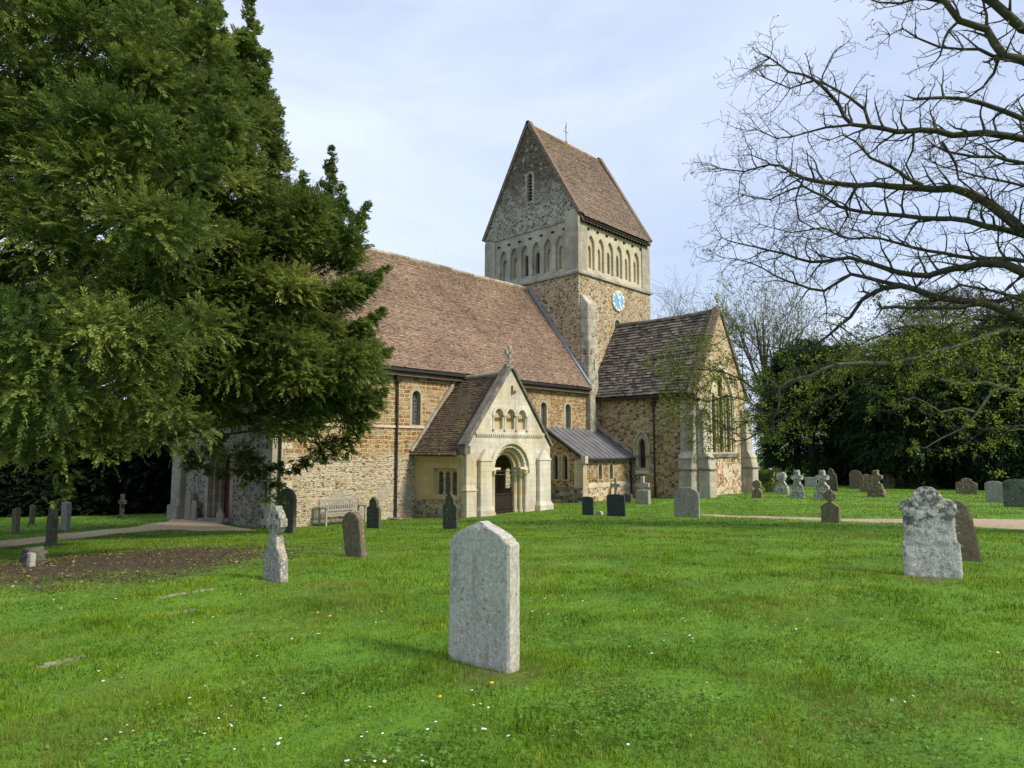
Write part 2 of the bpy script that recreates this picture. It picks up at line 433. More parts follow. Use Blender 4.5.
def nave_mat():
    t = NT('nave_masonry')
    z = t.n('SeparateXYZ'); t.put(z.inputs[0], t.pos())
    # coursed squared ironstone above
    uv = t.wall_uv(); w = t.noise(uv, 1.6, 3, 0.5, 'Color')
    uvd = t.vmath('ADD', uv, t.vscale(t.vmath('SUBTRACT', w, (.5, .5, .5)), .20))
    b = t.n('TexBrick', offset=0.37); t.put(b.inputs['Vector'], uvd); b.inputs['Scale'].default_value = 1
    b.squash = 0.7; b.squash_frequency = 3
    b.inputs['Brick Width'].default_value = .36; b.inputs['Row Height'].default_value = .185; b.inputs['Mortar Size'].default_value = .026
    b.inputs['Mortar Smooth'].default_value = .3; b.inputs['Color1'].default_value = (0, 0, 0, 1); b.inputs['Color2'].default_value = (1, 1, 1, 1)
    k = t.math('ADD', t.math('MULTIPLY', t.sep(b.outputs['Color'])[0], .8), t.math('MULTIPLY', t.noise(t.pos(), 2.2, 4), .25))
    up = t.ramp(k, [(.1, (.46, .32, .15)), (.33, (.40, .225, .07)), (.5, (.28, .145, .045)), (.68, (.43, .27, .10)), (.82, (.50, .40, .24)), (.97, (.30, .20, .11))])
    fn = t.noise(t.pos(), 16, 4, .65); up = t.mix(.75, up, t.mix(1.0, up, t.ramp(fn, [(.32, .28), (.68, 1.5)]), 'MULTIPLY'))
    up = t.mix(b.outputs['Fac'], up, (.56, .48, .33))
    # pale small courses with dark chippings below
    lo, hlo = rubble_nodes(t, PALE, (.62, .54, .39), .20, 2.3, .13, holes=.30, course=.5)
    rt_, _ = rubble_nodes(t, [(0, (.37, .20, .07)), (.25, (.30, .16, .06)), (.45, (.44, .29, .13)), (.65, (.24, .14, .06)), (.82, (.5, .38, .22))], (.54, .45, .30), .19, 1.5, .06)
    east = t.math('GREATER_THAN', t.math('ADD', z.outputs['X'], t.math('MULTIPLY', t.noise(uv, 1.3), .6)), 24.3)
    up = t.mix(east, up, rt_)
    zz = t.math('ADD', z.outputs['Z'], t.math('MULTIPLY', t.math('SUBTRACT', t.noise(uv, .9, 3), .5), .45))
    c = t.mix(t.math('GREATER_THAN', zz, 1.38), lo, up)
    yl = t.ramp(t.noise(uv, 1.1, 4, .6), [(.5, 0.0), (.62, .7)])
    low = t.math('MULTIPLY', t.math('LESS_THAN', zz, .2), .6)
    c = t.mix(t.math('MULTIPLY', low, t.sep(yl)[0]), c, (.55, .46, .28))
    c = stains(t, c, .3)
    t.bump(t.math('ADD', t.math('MULTIPLY', b.outputs['Fac'], -.4), t.math('ADD', hlo, t.math('MULTIPLY', fn, .25))), 1.0, .08)
    return t.base(c, .95)
M['nave'] = nave_mat()
def gable_mat():
    t = NT('tower_gable_flint'); z = t.n('SeparateXYZ'); t.put(z.inputs[0], t.pos())
    a, h = rubble_nodes(t, GR, (.38, .35, .28), .20, 1.3, .08, holes=.34)
    b, _ = rubble_nodes(t, [(0, (.11, .075, .045)), (.3, (.075, .055, .04)), (.55, (.15, .11, .07)), (.8, (.05, .04, .032)), (.93, (.3, .28, .24))], (.17, .145, .115), .19, 1.3, .05, holes=.2)
    zz = t.math('ADD', z.outputs['Z'], t.math('MULTIPLY', t.math('SUBTRACT', t.noise(t.wall_uv(), .8, 5, .65), .5), 4.6))
    c = t.mix(t.ramp(t.math('MULTIPLY', t.math('SUBTRACT', zz, 16.9), .5), [(.0, 0), (1, 1)]), a, b)
    t.bump(h, .9, .05); return t.base(c, .95)
M['gable'] = gable_mat()

def tiles(name, ramp_, lich=None, moss=None, dirt=.5, mscale=.8, lamt=.5, lsc=7.0):
    t = NT(name); r = t.attr('rnd'); c = t.ramp(r, ramp_)
    f = t.noise(t.pos(), 12, 4, .65); c = t.mix(.6, c, t.mix(1.0, c, t.ramp(f, [(.3, .5), (.7, 1.4)]), 'MULTIPLY'))
    wv = t.noise(t.pos(), .45, 5, .6); c = t.mix(dirt, c, t.mix(1.0, c, t.ramp(wv, [(.3, .6), (.7, 1.3)]), 'MULTIPLY'))
    if moss: c = t.mix(t.ramp(t.noise(t.pos(), mscale, 6, .7), [(.52, 0.0), (.66, .75)]), c, moss)
    if lich:
        v = t.vor(t.pos(), lsc); d = t.math('ADD', v.outputs['Distance'], t.math('MULTIPLY', t.noise(t.pos(), 22, 3), .35))
        k = t.math('MULTIPLY', t.math('LESS_THAN', d, .40), t.math('GREATER_THAN', t.sep(v.outputs['Color'])[0], 1 - lamt)); c = t.mix(k, c, lich)
    t.bump(f, .4, .01)
    return t.base(c, .95)
M['nave_roof'] = tiles('nave_clay_tiles', [(0, (.15, .10, .068)), (.2, (.26, .178, .125)), (.5, (.30, .205, .145)), (.75, (.24, .168, .12)), (.92, (.36, .275, .20)), (1, (.14, .10, .075))], dirt=.6, lich=(.42, .36, .29), lamt=.10)
M['tower_roof'] = tiles('tower_clay_tiles', [(0, (.15, .11, .085)), (.5, (.245, .18, .138)), (1, (.32, .245, .19))], dirt=.5, moss=(.24, .175, .09), mscale=.5)
M['porch_roof'] = tiles('porch_dark_tiles', [(0, (.065, .05, .037)), (.5, (.11, .08, .055)), (1, (.16, .12, .085))], lich=(.30, .29, .25), moss=(.17, .15, .035), mscale=.9, lamt=.16)
M['slate'] = tiles('stone_slates', [(0, (.058, .049, .040)), (.4, (.105, .088, .070)), (.7, (.15, .13, .105)), (1, (.21, .19, .16))], lich=(.46, .44, .39), dirt=.45, lamt=.42, lsc=11.0)
M['coping'] = ashlar('lichened_coping', (.10, .088, .072), (.27, .25, .215), stain=.8, pits=.8)
M['lead'] = plain('lead_sheet', (.15, .15, .155), .5, .3, 2)
M['lead_blue'] = plain('lead_flashing', (.25, .28, .34), .5, .15, 3)
M['iron'] = plain('black_cast_iron', (.03, .028, .027), .5, .3, 8)
M['dark'] = plain('dark_void', (.012, .011, .010), .9, .2, 4)  # near-black stands in for the shade inside hollows
M['wood_dark'] = plain('dark_oak', (.022, .016, .012), .7, .4, 9)
M['door_red'] = plain('red_brown_door', (.12, .03, .02), .6, .3, 7)
M['louvre'] = plain('grey_louvre', (.16, .15, .14), .8, .2, 7)
def glass_mat(name, dia, tint, lead_c, n=.11, nh=.16):
    t = NT(name); uv = t.wall_uv(); b = t.n('TexBrick', offset=0.0 if not dia else .5); t.put(b.inputs['Vector'], uv)
    b.inputs['Scale'].default_value = 1; b.inputs['Brick Width'].default_value = n; b.inputs['Row Height'].default_value = nh
    b.inputs['Mortar Size'].default_value = .008; b.inputs['Color1'].default_value = tuple(tint) + (1,); b.inputs['Color2'].default_value = tuple(x * 1.9 for x in tint) + (1,)
    b.inputs['Mortar'].default_value = tuple(lead_c) + (1,)
    t.b.inputs['Specular IOR Level'].default_value = .6
    t.bump(t.noise(t.pos(), 14, 2), .3, .02)
    return t.base(b.outputs['Color'], .18)
M['glass'] = glass_mat('leaded_glass', False, (.035, .04, .045), (.22, .23, .24))
M['glass_dark'] = glass_mat('dark_leaded_glass', True, (.012, .013, .015), (.05, .05, .05), .09, .12)
M['glass_pale'] = glass_mat('pale_glass', False, (.30, .34, .40), (.5, .52, .55), .2, .2)

S_ = dict(u=(1, 0, 0), n=(0, -1, 0)); W_ = dict(u=(0, 1, 0), n=(-1, 0, 0)); E_ = dict(u=(0, 1, 0), n=(1, 0, 0))
def wall(name, o, side, outline, holes, mat, th=.45, front=0.0):
    return cb(MB().panel(o, side['u'], side['n'], outline, holes, front, front - th), name, mat)
def grow(uc, w, z0, z1, k, kind): return arch(uc, w + 2 * k, z0 - k * .5, z1 + k * (1.0 if kind != 'pointed' else 1.25), kind)
def window(o, side, uc, w, z0, z1, kind='round', fw=.12, glass='glass', fm='wframe', proud=.012, recess=.22, sill=True, label=None, bars=0):
    p = cpart('window'); 
    if label: p['label'] = label
    fr = MB().panel(o, side['u'], side['n'], grow(uc, w, z0, z1, fw, kind), [arch(uc, w, z0, z1, kind)], proud, -.34)
    cb(fr, 'frame', M[fm], p)
    cb(MB().panel(o, side['u'], side['n'], grow(uc, w, z0, z1, .04, kind), [], -recess, -recess - .03), 'glass', M[glass], p)
    return p
def hole(uc, w, z0, z1, kind='round', fw=.12): return grow(uc, w, z0, z1, fw - .02, kind)

# ---- nave
NX0, NX1, NY0, NY1, AX = 11.94, 30.9, 23.4, 32.35, 27.87
nw = [(15.5, .5, 2.68, 4.25), (18.56, .46, 2.69, 4.2), (27.14, .46, 2.66, 4.13), (29.2, .46, 2.66, 4.13)]
wall('nave_wall', (0, NY0, 0), S_, rect(NX0, NX1, -2.2, 5.3), [hole(a, b, c, d) for a, b, c, d in nw], M['nave'])
for a, b, c, d in nw: window((0, NY0, 0), S_, a, b, c, d)
# west front with its doorway
gw = [(NY0 + .01, -2.4), (NY1, -2.4), (NY1, 5.3), (AX, 11.6), (NY0 + .01, 5.3)]
dU, dW = 27.87, 2.5
wall('west_wall', (NX0, 0, 0), W_, gw, [arch(dU, dW, -2.0, 2.1), hole(26.2, .8, 4, 6.2), hole(29.5, .8, 4, 6.2)], M['west_rub'], .5)
for y in (26.2, 29.5): window((NX0, 0, 0), W_, y, .8, 4, 6.2, 'round', glass='glass_dark')
dd = cpart('west_doorway')
for k, (w_, dp) in enumerate(((2.5, 0), (2.05, .18), (1.7, .36))):
    cb(MB().panel((NX0 + dp, 0, 0), W_['u'], W_['n'], arch(dU, w_ + .16, -2.0, 2.1 - k * .22 + .08), [arch(dU, w_ - .42, -2.0, 2.1 - k * .22 - .21)], .012 if k == 0 else 0, -.17), 'archivolt', M['ashlar_grey'], dd)
for s in (-1, 1):
    for k in (0, 1):
        x = NX0 + .12 + .19 * k; y = dU + s * (1.12 - .2 * k)
        cb(MB().lathe((x, y, 0), [(.11, -1.35), (.11, -1.2), (.065, -1.12), (.065, .45), (.12, .62), (.12, .7)], 10), 'shaft', M['ashlar_grey'], dd, smooth=True)
dmb = MB()
for i in range(8): dmb.box(NX0 + .56, NX0 + .62, dU - .72 + i * .18, dU - .72 + i * .18 + .172, -1.28, 1.4)
cb(dmb, 'door', M['door_red'], dd)
cb(MB().box(NX0 - .35, NX0 + .7, dU - 1.2, dU + 1.2, -1.6, -1.22), 'step', M['ashlar_grey'], dd)
wall('nave_north_wall', (0, NY1, 0), dict(u=(1, 0, 0), n=(0, 1, 0)), rect(NX0 + .5, NX1, -2.2, 5.3), [], M['nave'], .4)
b = MB()                                  # string course
b.box(NX0 + .75, 20.9, NY0 - .06, NY0 + .02, 2.55, 2.65); cb(b, 'string_course', M['ashlar_pale']); b = MB(); b.box(26.4, NX1 - .6, NY0 - .05, NY0 + .02, 2.50, 2.58)
cb(b, 'string_course', M['ashlar_pale'])
b = MB()                                  # pale quoined corner
rr = random.Random(3); z = -1.9
while z < 5.0:
    h = rr.uniform(.22, .34); wq = rr.choice((.38, .62, .8)); b.box(NX0 - .015, NX0 + wq, NY0 - .015, NY0 + .1, z, z + h - .008)
    b.box(NX0 - .015, NX0 + .1, NY0 + .1, NY0 + 1.1 - wq, z, z + h - .008); z += h
cb(b, 'quoin', M['ashlar_pale'])
b = MB().box(NX0 - .22, NX0 + .05, NY1 - 1.0, NY1 + .05, -2.3, 4.9); b.box(NX0 - .34, NX0 + .05, NY1 - 1.06, NY1 + .1, -2.3, -.85)
cb(b, 'corner_pilaster', M['ashlar_grey'], bevel=.02)
b = MB()                                  # blocked roundels and big boulders in the wall
for (px, z_, r_) in ((16.9, -.18, .28), (18.03, -.14, .3), (17.3, -.78, .2), (18.1, -.75, .2), (14.7, -.3, .34), (13.9, -.95, .3)):
    b.tube([(px, NY0 + .02, z_), (px, NY0 - .012, z_)], r_, 14)
BM_ = plain('grey_green_boulder', (.33, .31, .24), .95, .25, 5)
split_build(b, 'boulder', lambda m: cb(m, 'boulder', BM_))
# nave roof
sl = math.hypot(4.87, 6.53); vS = Vector((0, 4.87, 6.53)).normalized(); vN = Vector((0, -4.87, 6.53)).normalized()
rb = MB(); tile_roof(rb, (NX0 - .15, 23.0, 5.12), (1, 0, 0), vS, NX1 - NX0 + .14, sl, .15, .095, .022, .16, sag=.08, seed=2)
rb.box(0, .001, 0, .001, 8, 8.001)
rb.hexa([(NX0 - .12, 23.10, 4.78), (NX1 - .02, 23.10, 4.78), (NX1 - .02, 27.87, 11.15), (NX0 - .12, 27.87, 11.15), (NX0 - .12, 23.10, 4.9), (NX1 - .02, 23.10, 4.9), (NX1 - .02, 27.87, 11.3), (NX0 - .12, 27.87, 11.3)], .3)
rb.hexa([(NX0 - .12, 27.87, 11.45), (NX1, 27.87, 11.45), (NX1, 32.7, 5.02), (NX0 - .12, 32.7, 5.02), (NX0 - .12, 27.87, 11.6), (NX1, 27.87, 11.6), (NX1, 32.7, 5.15), (NX0 - .12, 32.7, 5.15)], .3)
nr = cb(rb, 'nave_roof', M['nave_roof'])
b = MB(); x = NX0 - .15
rr = random.Random(5)
while x < NX1 - .05:
    w_ = .42; zz = 11.66 + .02 * math.sin(x * .9) + rr.uniform(-.01, .01)
    b.tube([(x, 27.87, zz - .04), (min(x + w_ - .015, NX1), 27.87, zz - .04)], .14, 8, rr.random()); x += w_
cb(b, 'ridge_tiles', tiles('ridge_tile_clay', [(0, (.22, .16, .11)), (1, (.42, .36, .28))], lich=(.5, .47, .4)))
cb(MB().beam((NX0 - .1, 22.98, 5.02), (NX1 - .1, 22.98, 5.02), .13, .12).box(NX0, NX1 - .1, 23.02, 23.42, 4.9, 5.0), 'gutter', M['iron'])
# lead flashing up the tower
cb(MB().beam((NX1 - .07, 23.05, 5.28), (NX1 - .07, 27.8, 11.72), .1, .16, (1, 0, 0)), 'flashing', M['lead_blue'])
def downpipe(x, y, z0, z1, dx=0, dy=-1, col='iron', hopper=True):
    b = MB().tube([(x, y, z0), (x, y, z1)], .048, 8)
    z = z0 + .4
    while z < z1: b.tube([(x, y, z), (x, y, z + .08)], .065, 8); z += 1.4
    p = cb(b, 'downpipe', M[col])
    if hopper:
        h = MB().hexa([(x - .09, y - .09, z1 - .02), (x + .09, y - .09, z1 - .02), (x + .09, y + .09, z1 - .02), (x - .09, y + .09, z1 - .02), (x - .17, y - .14, z1 + .24), (x + .17, y - .14, z1 + .24), (x + .17, y + .12, z1 + .24), (x - .17, y + .12, z1 + .24)])
        h.tube([(x, y, z1 + .24), (x, y - .0, z1 + .5)], .04, 6)
        cb(h, 'hopper', M[col], p)
downpipe(17.47, NY0 - .10, -1.35, 4.5)
cb(MB().box(17.1, 18.3, NY0 - .5, NY0, -1.5, -1.22), 'drain_kerb', M['plinth'])
downpipe(NX0 + .25, NY0 - .10, -1.3, 4.9, hopper=False)

# ---- porch
PX0, PX1, PY, PC = 18.5, 23.8, 20.15, 21.15
pw = [(20.90, .32), (21.335, .32), (21.77, .32)]
def porch_window(o, side, yc0):
    p = cpart('porch_window')
    holes = [arch(y + yc0, .36, -.24, .72) for y, _ in pw]
    fr = MB().panel(o, side['u'], side['n'], rect(20.44 + yc0, 22.4 + yc0, -.34, 1.0), [rect(20.6 + yc0, 22.1 + yc0, -.24, .86)], .02, -.12)
    fr.panel(o, side['u'], side['n'], rect(20.59 + yc0, 22.11 + yc0, -.25, .87), holes, -.12, -.19)
    sx = side['n'][0]; fr.box(o[0] + sx * .09, o[0] - sx * .3, 20.44 + yc0, 22.3 + yc0, -.42, -.34)
    for k in range(14): fr.box(o[0] - sx * .02, o[0] + sx * -.1, 20.64 + yc0 + k * .1, 20.69 + yc0 + k * .1, .78, .86)
    cb(fr, 'frame', M['porch_yellow'], p)
    for y in (21.118 + yc0, 21.552 + yc0):
        cb(MB().lathe((o[0] - sx * .16, y, 0), [(.09, -.24), (.09, -.18), (.05, -.14), (.05, .40), (.055, .42), (.10, .54), (.10, .58)], 10), 'shaft', M['ashlar'], p, smooth=True)
    return p
pole = rect(20.46, 22.38, -.32, .98)
ptop = lambda y: 1.5
wall('porch_west_wall', (PX0, 0, 0), W_, rect(PY + .165, 23.4, -.5, 1.55), [pole], M['porch_yellow'], .5)
wall('porch_west_plinth', (PX0, 0, 0), W_, rect(PY + .165, 23.4, -2, -.5), [], M['porch_plinth'], .5, .05)
wall('porch_east_wall', (PX1, 0, 0), E_, rect(PY + .165, 23.4, -2, 1.55), [[(a_ + .9, b_) for a_, b_ in pole]], M['porch_yellow'], .5)
porch_window((PX0, 0, 0), W_, 0); porch_window((PX1, 0, 0), E_, .9)
cb(MB().box(PX0 - .10, PX0 + .02, PY + .05, 23.38, 1.27, 1.42), 'cornice', M['porch_yellow'])
fo = [(PX0, -2.0), (PX1, -2.0), (PX1, 1.72), (PC, 5.18), (PX0, 1.72)]
SPR, R0 = .77, 1.0
def dhole(r): return arch(PC, 2 * r, -1.99, SPR + r, 'round', 16)
ar = [(PC + d, .40) for d in (-.73, 0, .73)]
wall('porch_front_wall', (0, PY, 0), S_, fo, [dhole(1.08)] + [arch(a, .5, 2.50, 3.36) for a, _ in ar], M['porch_front'], .16)
cb(MB().panel((0, PY, 0), S_['u'], S_['n'], [(PX0 + .1, -2.0), (PX1 - .1, -2.0), (PX1 - .1, 1.8), (PC, 5.0), (PX0 + .1, 1.8)], [dhole(.92)], -.16, -.34), 'inner_wall', M['porch_yellow'])
dr = cpart('porch_doorway')
cb(MB().panel((0, PY, 0), S_['u'], S_['n'], arch(PC, 2.52, SPR - .05, SPR + 1.26, 'round', 24), [arch(PC, 2.2, SPR - .2, SPR + 1.10, 'round', 24)], .11, -.02), 'hood_mould', M['porch_front'], dr)
for k, (ro, ri, y0_) in enumerate(((1.10, .94, .02), (.94, .79, .20), (.80, .64, .38))):
    mbk = MB().panel((0, PY + y0_, 0), S_['u'], S_['n'], arch(PC, ro * 2 + .04, -1.98, SPR + ro + .02, 'round', 20), [arch(PC, ri * 2, -1.99, SPR + ri, 'round', 20)], 0, -.16)
    nv = 17                                # carved chevrons round each order
    for i in range(nv):
        a_ = math.pi * (i + .5) / nv; r_ = (ro + ri) / 2
        c_ = Vector((PC + math.cos(a_) * r_, PY + y0_ - .012, SPR + math.sin(a_) * r_)); q = .055
        mbk.beam(c_ - Vector((math.cos(a_), 0, math.sin(a_))) * .06, c_ + Vector((math.cos(a_), 0, math.sin(a_))) * .06, .05, .03, (0, 1, 0))
    cb(mbk, 'archivolt', M['porch_front' if k == 0 else 'porch_yellow'], dr)
for s in (-1, 1):
    for k, (rx, yy) in enumerate(((1.01, .06), (.87, .24), (.73, .42))):
        cb(MB().lathe((PC + s * (rx - .0), PY + yy - .03, 0), [(.13, -1.2), (.13, -1.05), (.075, -.95), (.07, .52), (.085, .55), (.13, .70), (.13, SPR + .01)], 12), 'shaft', M['ashlar'], dr, smooth=True)
    cb(MB().box(PC + s * .62, PC + s * 1.2, PY - .03, PY + .55, SPR + .0, SPR + .09), 'impost', M['porch_front'], dr)
gb = MB()
for i in range(8): gb.box(PC - .65 + i * .163, PC - .65 + i * .163 + .158, PY + .50, PY + .54, -1.15, -.26)
gb.box(PC - .65, PC + .65, PY + .47, PY + .5, -.34, -.26); gb.box(PC - .65, PC + .65, PY + .47, PY + .5, -.95, -.85)
cb(gb, 'gate', M['wood_dark'], dr)
pa = cpart('blind_arcade')
cb(MB().panel((0, PY, 0), S_['u'], S_['n'], rect(PC - 1.05, PC + 1.05, 2.42, 3.55), [], -.155, -.2), 'back_panel', M['porch_yellow'], pa)
for a, _ in ar:
    cb(MB().panel((0, PY, 0), S_['u'], S_['n'], arch(a, .74, 3.08, 3.48, 'round', 14), [arch(a, .50, 3.0, 3.36, 'round', 14)], .05, -.05), 'arch', M['porch_front'], pa)
for x in (-1.06, -.365, .365, 1.06):
    cb(MB().lathe((PC + x, PY - .0, 0), [(.075, 2.42), (.045, 2.5), (.042, 2.96), (.085, 3.06), (.085, 3.1)], 8), 'colonnette', M['ashlar'], pa, smooth=True)
b = MB().box(PX0 + .55, PX1 - .45, PY - .06, PY + .01, 2.26, 2.36); x = PX0 + .6
while x < PX1 - .5: b.box(x, x + .06, PY - .085, PY, 2.17, 2.26); x += .12
cb(b, 'string_course', M['porch_front'])
b = MB(); b.box(PC + .06, PC + .09, PY - .10, PY, 4.0, 4.4); b.tube([(PC + .26, PY, 4.15), (PC + .26, PY - .10, 4.15)], .055, 8)
cb(b, 'carved_head', plain('red_brown_stone', (.28, .16, .11), .9))
# front buttresses with little gabled heads
for (x0, x1) in ((19.2, 19.86), (22.85, 23.62)):
    xm = (x0 + x1) / 2
    b = MB().box(x0, x1, PY - .2, PY, -2, 1.15)
    b.box(x0 - .04, x1 + .04, PY - .24, PY, 1.13, 1.2)
    b.add([(x0 - .02, PY - .21, 1.2), (x1 + .02, PY - .21, 1.2), (xm, PY - .16, 1.66), (x0 - .02, PY, 1.2), (x1 + .02, PY, 1.2), (xm, PY, 1.66)], [(0, 1, 2), (1, 4, 5, 2), (3, 0, 2, 5), (4, 3, 5)])
    b.box(x0 - .08, x1 + .08, PY - .30, PY, -2, -.85)
    b.hexa([(x0 - .08, PY - .3, -.85), (x1 + .08, PY - .3, -.85), (x1 + .08, PY, -.85), (x0 - .08, PY, -.85), (x0, PY - .2, -.66), (x1, PY - .2, -.66), (x1, PY, -.66), (x0, PY, -.66)])
    cb(b, 'buttress', M['porch_front'], bevel=.02)
b = MB().box(PX0 - .1, PX0 + .46, PY - .22, PY + .1, -2, 0.0); b.box(PX0 - .03, PX0 + .42, PY - .12, PY + .06, .0, 1.5)
b.hexa([(PX0 - .1, PY - .22, 0), (PX0 + .46, PY - .22, 0), (PX0 + .46, PY + .1, 0), (PX0 - .1, PY + .1, 0), (PX0 - .03, PY - .12, .2), (PX0 + .42, PY - .12, .2), (PX0 + .42, PY + .06, .2), (PX0 - .03, PY + .06, .2)])
b.box(PX0 - .14, PX0 + .5, PY - .26, PY + .1, -.05, .0)
cb(b, 'corner_buttress', M['ashlar'], bevel=.015)
# porch coping + cross
for s, xe in ((-1, PX0 - .06), (1, PX1 + .10)):
    b = MB()
    n_ = 11
    for i in range(n_):
        t0, t1 = i / n_, (i + 1) / n_ + .003
        P0 = Vector((xe, PY - .1, 1.80)).lerp(Vector((PC + s * .02, PY - .1, 5.30)), t0); P1 = Vector((xe, PY - .1, 1.80)).lerp(Vector((PC + s * .02, PY - .1, 5.30)), t1)
        nn = Vector((s * .80, 0, .6)) * (.13 if s < 0 else .07)
        o_ = Vector((0, .42, 0)); q = [P0 - nn * .9, P1 - nn * .9, P1 - nn * .9 + o_, P0 - nn * .9 + o_, P0 + nn * .5, P1 + nn * .5, P1 + nn * .5 + o_, P0 + nn * .5 + o_]
        b.hexa(q if s < 0 else q, .5)
    cb(b, 'coping', M['coping'])
cb(MB().box(PX0 - .12, PX0 + .2, PY - .13, PY + .34, 1.42, 1.78), 'kneeler', M['coping'], bevel=.02)
def cross_finial(x, y, z, h, axis='x', mat='ashlar_grey'):
    b = MB().lathe((x, y, z - .1), [(.20, -.05), (.2, .08), (.1, .16), (.07, h * .4)], 8)
    hc = z + h * .68; r = h * .27
    ux = Vector((1, 0, 0)) if axis == 'x' else Vector((0, 1, 0))
    for a_ in range(4):
        d = ux * math.cos(a_ * math.pi / 2) + Vector((0, 0, 1)) * math.sin(a_ * math.pi / 2); c = Vector((x, y, hc))
        b.beam(c, c + d * r, .10, .10, ux.cross(Vector((0, 0, 1))))
        b.beam(c + d * r * .75, c + d * r * 1.15, .18, .12, ux.cross(Vector((0, 0, 1))))
    b.tube([Vector((x, y, hc)) + (ux * math.cos(q) + Vector((0, 0, math.sin(q)))) * r * .72 for q in np.linspace(0, 2 * math.pi, 17)], .035, 6)
    return cb(b, 'stone_cross', M[mat], bevel=.008)
cross_finial(PC, PY + .05, 5.28, .85)
# porch roof
vP = Vector((2.95, 0, 3.55)); sp = vP.length; vP.normalize()
b = MB(); tile_roof(b, (PX0 - .28, 20.5, 1.42), (0, 1, 0), vP, 2.95, sp, .17, .115, .02, .15, sag=.03, seed=4)
b.hexa([(PX0 - .26, 20.45, 1.34), (PX0 - .26, 23.45, 1.34), (PC, 23.45, 4.85), (PC, 20.45, 4.85), (PX0 - .26, 20.45, 1.40), (PX0 - .26, 23.45, 1.40), (PC, 23.45, 4.93), (PC, 20.45, 4.93)][::1], .3)
b.hexa([(PX1 + .26, 20.45, 1.34), (PX1 + .26, 23.45, 1.34), (PC, 23.45, 4.85), (PC, 20.45, 4.85), (PX1 + .26, 20.45, 1.42), (PX1 + .26, 23.45, 1.42), (PC, 23.45, 4.95), (PC, 20.45, 4.95)], .3)
cb(b, 'porch_roof', M['porch_roof'])
b = MB(); y = 20.5
while y < 23.4: b.tube([(PC, y, 4.95), (PC, min(y + .37, 23.5), 4.95)], .10, 8, random.random()); y += .385
cb(b, 'ridge_tiles', M['ashlar_grey'])
cb(MB().beam((PX0 - .24, 23.34, 1.55), (PC - .25, 23.34, 4.98), .12, .10, (0, 1, 0)), 'flashing', M['ashlar_grey'])

# ---- tower
TX0, TX1, TY0, TY1 = 30.9, 38.74, 23.9, 31.8; TC = (TY0 + TY1) / 2
whole = lambda a, b_: rect(a, b_, -2.5, 12.05)
wall('tower_west_wall', (TX0, 0, 0), W_, whole(TY0, TY1), [], M['tower_lower'], .4)
wall('tower_south_wall', (0, TY0, 0), S_, whole(TX0 + .01, TX1), [hole(34.85, .62, 8.3, 9.72, 'round', .14)], M['tower_lower'], .4, .002)
wall('tower_east_wall', (TX1, 0, 0), E_, whole(TY0 + .01, TY1), [], M['tower_lower'], .4)
wall('tower_north_wall', (0, TY1, 0), dict(u=(1, 0, 0), n=(0, 1, 0)), rect(TX0 + .4, TX1 - .4, 5, 16), [], M['tower_lower'], .4, -.01)
window((0, TY0, 0), S_, 34.85, .62, 8.3, 9.72, 'round', .14, glass='glass_pale')
b = MB()                                   # string course under the belfry
b.box(TX0 - .13, TX1 + .13, TY0 - .13, TY0 + .01, 11.98, 12.12); b.box(TX0 - .13, TX0 + .01, TY0 + .012, TY1 + .1, 11.98, 12.12); b.box(TX1 - .01, TX1 + .13, TY0 + .012, TY1 + .1, 11.98, 12.12)
b.hexa([(TX0 - .13, TY0 - .13, 12.12), (TX1 + .13, TY0 - .13, 12.12), (TX1 + .13, TY0, 12.12), (TX0 - .13, TY0, 12.12), (TX0 - .02, TY0 - .02, 12.24), (TX1 + .02, TY0 - .02, 12.24), (TX1 + .02, TY0, 12.24), (TX0 - .02, TY0, 12.24)])
b.hexa([(TX0 - .13, TY0, 12.12), (TX0, TY0, 12.12), (TX0, TY1, 12.12), (TX0 - .13, TY1, 12.12), (TX0 - .02, TY0, 12.24), (TX0, TY0, 12.24), (TX0, TY1, 12.24), (TX0 - .02, TY1, 12.24)])
cb(b, 'string_course', M['ashlar_grey'])
def belfry(o, side, us, lo, hi, zt, open_, nm, mat):
    hs = [arch(u_, .66, 12.46, 14.6, 'pointed', 8) for u_ in us]
    cb(MB().panel(o, side['u'], side['n'], rect(lo, hi, 12.0, zt), hs, 0, -.16), nm, mat)
    cb(MB().panel(o, side['u'], side['n'], rect(lo + .3, hi - .3, 12.1, zt - .1), [arch(u_, .32, 12.6, 14.0, 'pointed', 8) for u_ in us], -.16, -.36), 'arcade_order', mat)
    for i, u_ in enumerate(us):
        P_ = Vector(o) + Vector(side['u']) * u_ - Vector(side['n']) * .0
        if i in open_:
            p = cpart('belfry_opening')
            bb = MB().panel(o, side['u'], side['n'], rect(u_ - .2, u_ + .2, 12.5, 14.1), [], -.6, -.62)
            cb(bb, 'void', M['dark'], p); bb = MB()
            n_ = Vector(side['n']); uu = Vector(side['u'])
            for k in range(7):
                c = Vector(o) + uu * u_ + Vector((0, 0, 12.68 + k * .19)) - n_ * .42
                bb.beam(c - uu * .2, c + uu * .2, .02, .16, (n_ * -.75 + Vector((0, 0, 1))).normalized())
            cb(bb, 'louvres', M['louvre'], p)
        else:
            cb(MB().panel(o, side['u'], side['n'], rect(u_ - .19, u_ + .19, 12.5, 14.1), [], -.30 + .0, -.34), 'blind_arch_back', M['ashlar'] if i % 2 else M['porch_yellow'])
wy = [25.36 + i * .954 for i in range(6)]; sx_ = [32.28 + i * .985 for i in range(6)]
M['belfry_w'] = ashlar('belfry_dark_ashlar', (.31, .285, .225), (.48, .44, .35), stain=.7, pits=.2)  # darker, more stained and pitted ashlar for west face and corner pilasters
